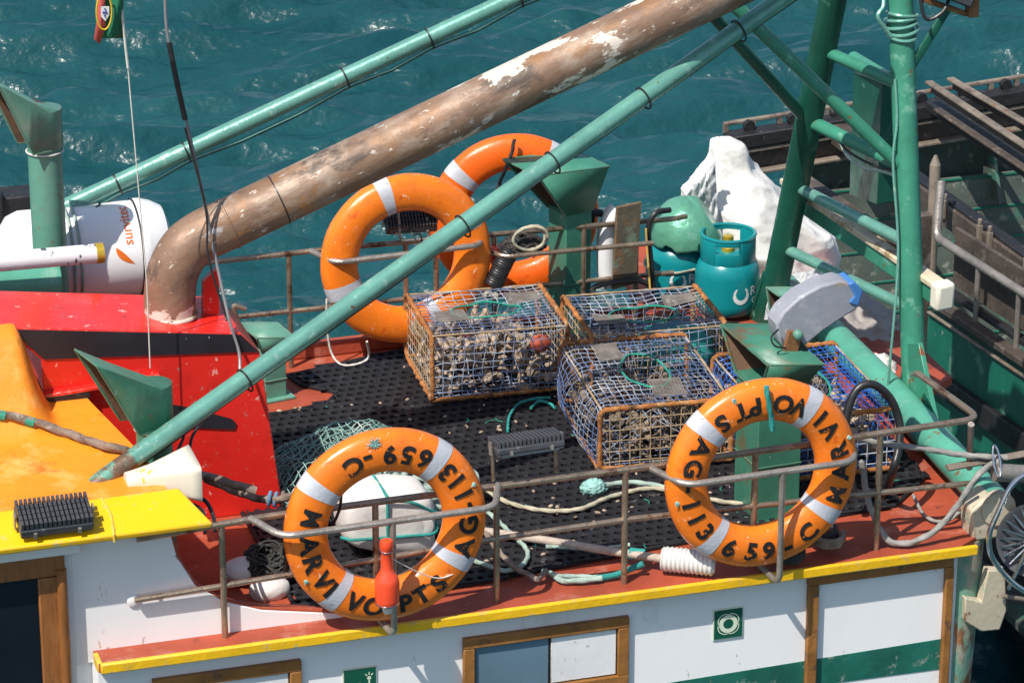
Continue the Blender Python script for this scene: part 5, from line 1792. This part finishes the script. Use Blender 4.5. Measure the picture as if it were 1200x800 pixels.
def sign(label, c, s, extra=False):
    t = thing('safety_sign', label, 'sign', (c[0], .026, c[1]-s/2))
    y = .024
    MB().box((c[0], .0265, c[1]), (s, .004, s*1.06)).build('sign_border', 'signpale', t)
    MB().box((c[0], .0235, c[1]), (s*.93, .003, s*.985)).build('sign_plate', 'signgreen', t)
    m = MB()
    q = c if not extra else (c[0]-s*.12, c[1]-.03)
    k = s if not extra else s*.8
    ringflat(m, q, k*.17, k*.31, .0212)
    for a in (45, 135, 225, 315):
        ca, sa = math.cos(math.radians(a)), math.sin(math.radians(a))
        ringflat(m, (q[0]+ca*k*.135, q[1]+sa*k*.135), k*.235, k*.265, .0206, a-75, a+75, 24)
    if extra:
        ringflat(m, (c[0]+s*.27, c[1]+s*.18), .0, s*.06, .0212, 0, 360, 16)
        m.box((c[0]+s*.27, .0212, c[1]-s*.02), (s*.05, .001, s*.25))
        for a in (45, 90, 135):
            m.box((c[0]+s*.27+math.cos(math.radians(a))*s*.12, .0212, c[1]+s*.2+math.sin(math.radians(a))*s*.12), (s*.03, .001, s*.08), Matrix.Rotation(math.radians(90-a), 3, 'Y'))
    m.build('lifebuoy_symbol', 'signpale', t)


sign('green safety sign with a white lifebuoy symbol near the stern panel', (1.395, -.222), .125)
sign('green safety sign with lifebuoy and light symbol, at the bottom edge', (-.098, -.263), .134, True)

# ------------------------------------------------------------------ neighbouring workboat
G0, G1 = at(1071, 205, z=-.05), at(1200, 297, z=-.05)
gd_ = (G1-G0).normalized()
nb = thing('workboat', 'dark green steel workboat with brown beams moored astern', 'workboat', tuple(at(1120, 400, z=-1.7)))
gn = gd_.cross(V((0, 0, 1))).normalized()
if gn.x > 0:
    gn = -gn
H_ = gn  # outward, towards the fishing boat


def bar(name, mat, a, b, w_, h_, parent=nb, bev=.006, zoff=0):
    d_ = (b-a).normalized()
    s_ = d_.cross(V((0, 0, 1))).normalized()
    u_ = s_.cross(d_)
    mb = MB()
    o = V((0, 0, zoff))
    mb.prism([a+o+s_*w_/2+u_*h_/2, a+o-s_*w_/2+u_*h_/2, a+o-s_*w_/2-u_*h_/2, a+o+s_*w_/2-u_*h_/2], b-a)
    return mb.build(name, mat, parent, bevel=bev)


# gunwale beam and its clamps
ga, gb = G0-gd_*1.35, G1+gd_*1.5
bar('gunwale_beam', 'barge', ga, gb, .10, .12, zoff=-.06)
bar('beam_pad', 'fender', G0-gd_*.1, gb, .07, .018, zoff=.009)
for f in (.42, .52, .95, 1.07, 1.5):
    p = G0+gd_*f*.9+H_*.055
    MB().box(p+V((0, 0, -.02)), (.025, .03, .10)).tube([p+V((0, 0, .03)), p+V((0, 0, .06))], .012, 8).build('beam_clamp', 'bargepale', nb, bevel=.003)
# far bulkhead: rail, fender, beam and stepped plates
YB = 5.25
ta, tb = at(848, 157, y=YB), at(1290, 86, y=YB)
bar('bulkhead_rail', 'bargepale', ta+V((0, 0, .055)), tb+V((0, 0, .055)), .03, .022)
for f in np.linspace(.005, .98, 15):
    p = ta.lerp(tb, f)
    MB().box(p+V((0, 0, .03)), (.025, .028, .06)).build('rail_stub', 'bargepale', nb)
for f in np.linspace(.06, .96, 9):
    p = ta.lerp(tb, f)+V((0, -.03, .035))
    MB().lathe([(.03, -.02), (.034, 0), (.03, .02)], p, Matrix.Rotation(math.radians(90), 3, 'X'), 12).build('rail_wheel', 'fender', nb)
bar('fender_strip', 'fender', ta+V((0, -.05, -.025)), tb+V((0, -.05, -.025)), .12, .075)
bar('beam_flange', 'bargepale', ta+V((0, -.05, -.085)), tb+V((0, -.05, -.085)), .10, .02)
bar('beam_web', 'barge', ta+V((0, -.02, -.15)), tb+V((0, -.02, -.15)), .03, .11)
bar('beam_flange', 'bargepale', ta+V((0, -.05, -.215)), tb+V((0, -.05, -.215)), .10, .02)
xs0, xs1 = at(930, 300, y=YB).x, tb.x
MB().box(((xs0+xs1)/2, YB+.04, -1.1), (xs1-xs0, .04, 2.0)).build('bulkhead', 'bargeplate', nb)
for k in range(8):
    z1 = -.42-.165*k
    yk = YB-.1-.045*k
    mb = MB()
    mb.prism([(xs0-.1, yk, z1), (xs0-.1, yk-.035, z1-.008), (xs0-.1, yk-.06, z1-.17), (xs0-.1, yk-.01, z1-.17)], (xs1-xs0+.1, 0, 0))
    mb.build('stepped_plate', 'bargeplate', nb, bevel=.004)
    MB().tube([(xs0-.1, yk-.035, z1-.006), (xs1, yk-.035, z1-.006)], .007, 6).build('plate_lip', 'bargegreen', nb)
for x in (3.7, 4.25, 4.8):
    MB().prism([(x, YB-.02, -.25), (x, YB-.12, -.28), (x, YB-.25, -.55), (x, YB-.02, -.55)], (.02, 0, 0)).build('bracket', 'bargeplate', nb)
# near hull side: a vertical plane under the handrail
S0, S1 = at(1090, 360, z=-.36), at(1200, 434, z=-.36)
sd = (S1-S0).normalized()
sN = sd.cross(V((0, 0, 1))).normalized()
if sN.x > 0:
    sN = -sN


def on_side(px, py, off=0):
    return atp(px, py, S0+sN*off, sN)


def side_panel(name, mat, pts, th, off=0, bev=.004):
    return MB().prism([on_side(*p, off) for p in pts], -sN*th).build(name, mat, nb, bevel=bev)


far = 2.0
S2 = S1+sd*1.6
for nm, mt, z0, z1, off in (('hull_side', 'bargegreen', -.30, -.03, .0), ('rub_strake', 'fender', -.40, -.285, .035), ('hull_side', 'bargegreen', -.62, -.395, -.01), ('gap_shade_hull', 'fender', -1.9, -.615, -.02)):  # lowest hull strip coloured black for the shade between the boats
    mb = MB()
    a, b = S0-sd*.02, S2
    o = sN*off
    mb.prism([a+o+V((0, 0, z0)), b+o+V((0, 0, z0)), b+o+V((0, 0, z1)), a+o+V((0, 0, z1))], -sN*.06)
    mb.build(nm, mt, nb, bevel=.005)
bar('hull_cap', 'bargepale', S0+sN*.01+V((0, 0, -.022)), S2+sN*.01+V((0, 0, -.022)), .02, .014)
bar('sill_beam', 'barge', S0-sN*.02+V((0, 0, .035)), S2-sN*.02+V((0, 0, .035)), .07, .035)
bar('sill_beam', 'fender', S0-sN*.08+V((0, 0, .085)), S2-sN*.08+V((0, 0, .085)), .05, .03)
mb = MB()
a, b = S0-sN*.12, S2-sN*.12
mb.prism([a+V((0, 0, .10)), b+V((0, 0, .10)), b+V((0, 0, .40)), a+V((0, 0, .40))], -sN*.02)
mb.build('side_panel', 'barge', nb, bevel=.004)
h0 = at(1097, 278, z=-.02)
h1 = h0+sd*1.9
MB().tube(fillet([h0+V((.05, .08, .26)), h0, h1], .05), .022, 12).build('handrail', 'railgrey', nb)
for px in (1148, 1195):
    f = (px-1097)/103.*(on_side(1200, 350)-on_side(1097, 280)).length
    MB().tube([h0+sd*f, h0+sd*f+V((0, 0, -.3))], .014, 10).build('handrail_stay', 'railgrey', nb)
MB().box(at(1078, 345, z=-.35)+V((0, 0, -.1)), (.075, .06, 1.05)).build('end_post', 'barge', nb, bevel=.006)
pu = at(1090, 335, z=-.4)
MB().tube([pu, pu+V((.02, .05, .62))], .028, 12).tube([pu+V((.02, .05, .62)), pu+V((.022, .055, .67))], [.028, .008], 12).build('upright_pipe', 'bargepale', nb)
# twin steel angles lying on the beams
for (p0, p1, mt) in (((1088, 96), (1212, 178), 'bargepale'), ((1113, 92), (1212, 150), 'bargepale'), ((1098, 128), (1212, 205), 'barge')):
    za = .18 if mt == 'bargepale' else .05
    a, b = at(*p0, z=za), at(*p1, z=za)
    bar('steel_angle', mt, a, b+(b-a)*.6, .045, .018)
    bar('steel_angle', 'barge', a+V((.02, 0, -.035)), b+(b-a)*.6+V((.02, 0, -.035)), .012, .055)
a, b = at(1098, 122, z=.02), at(1212, 200, z=.02)
bar('angle_bearer', 'fender', a, b+(b-a)*.6, .14, .05)
MB().box((5.2, 3.2, -1.5), (3.2, 4.2, .04)).build('hold_floor', 'bargeplate', nb)
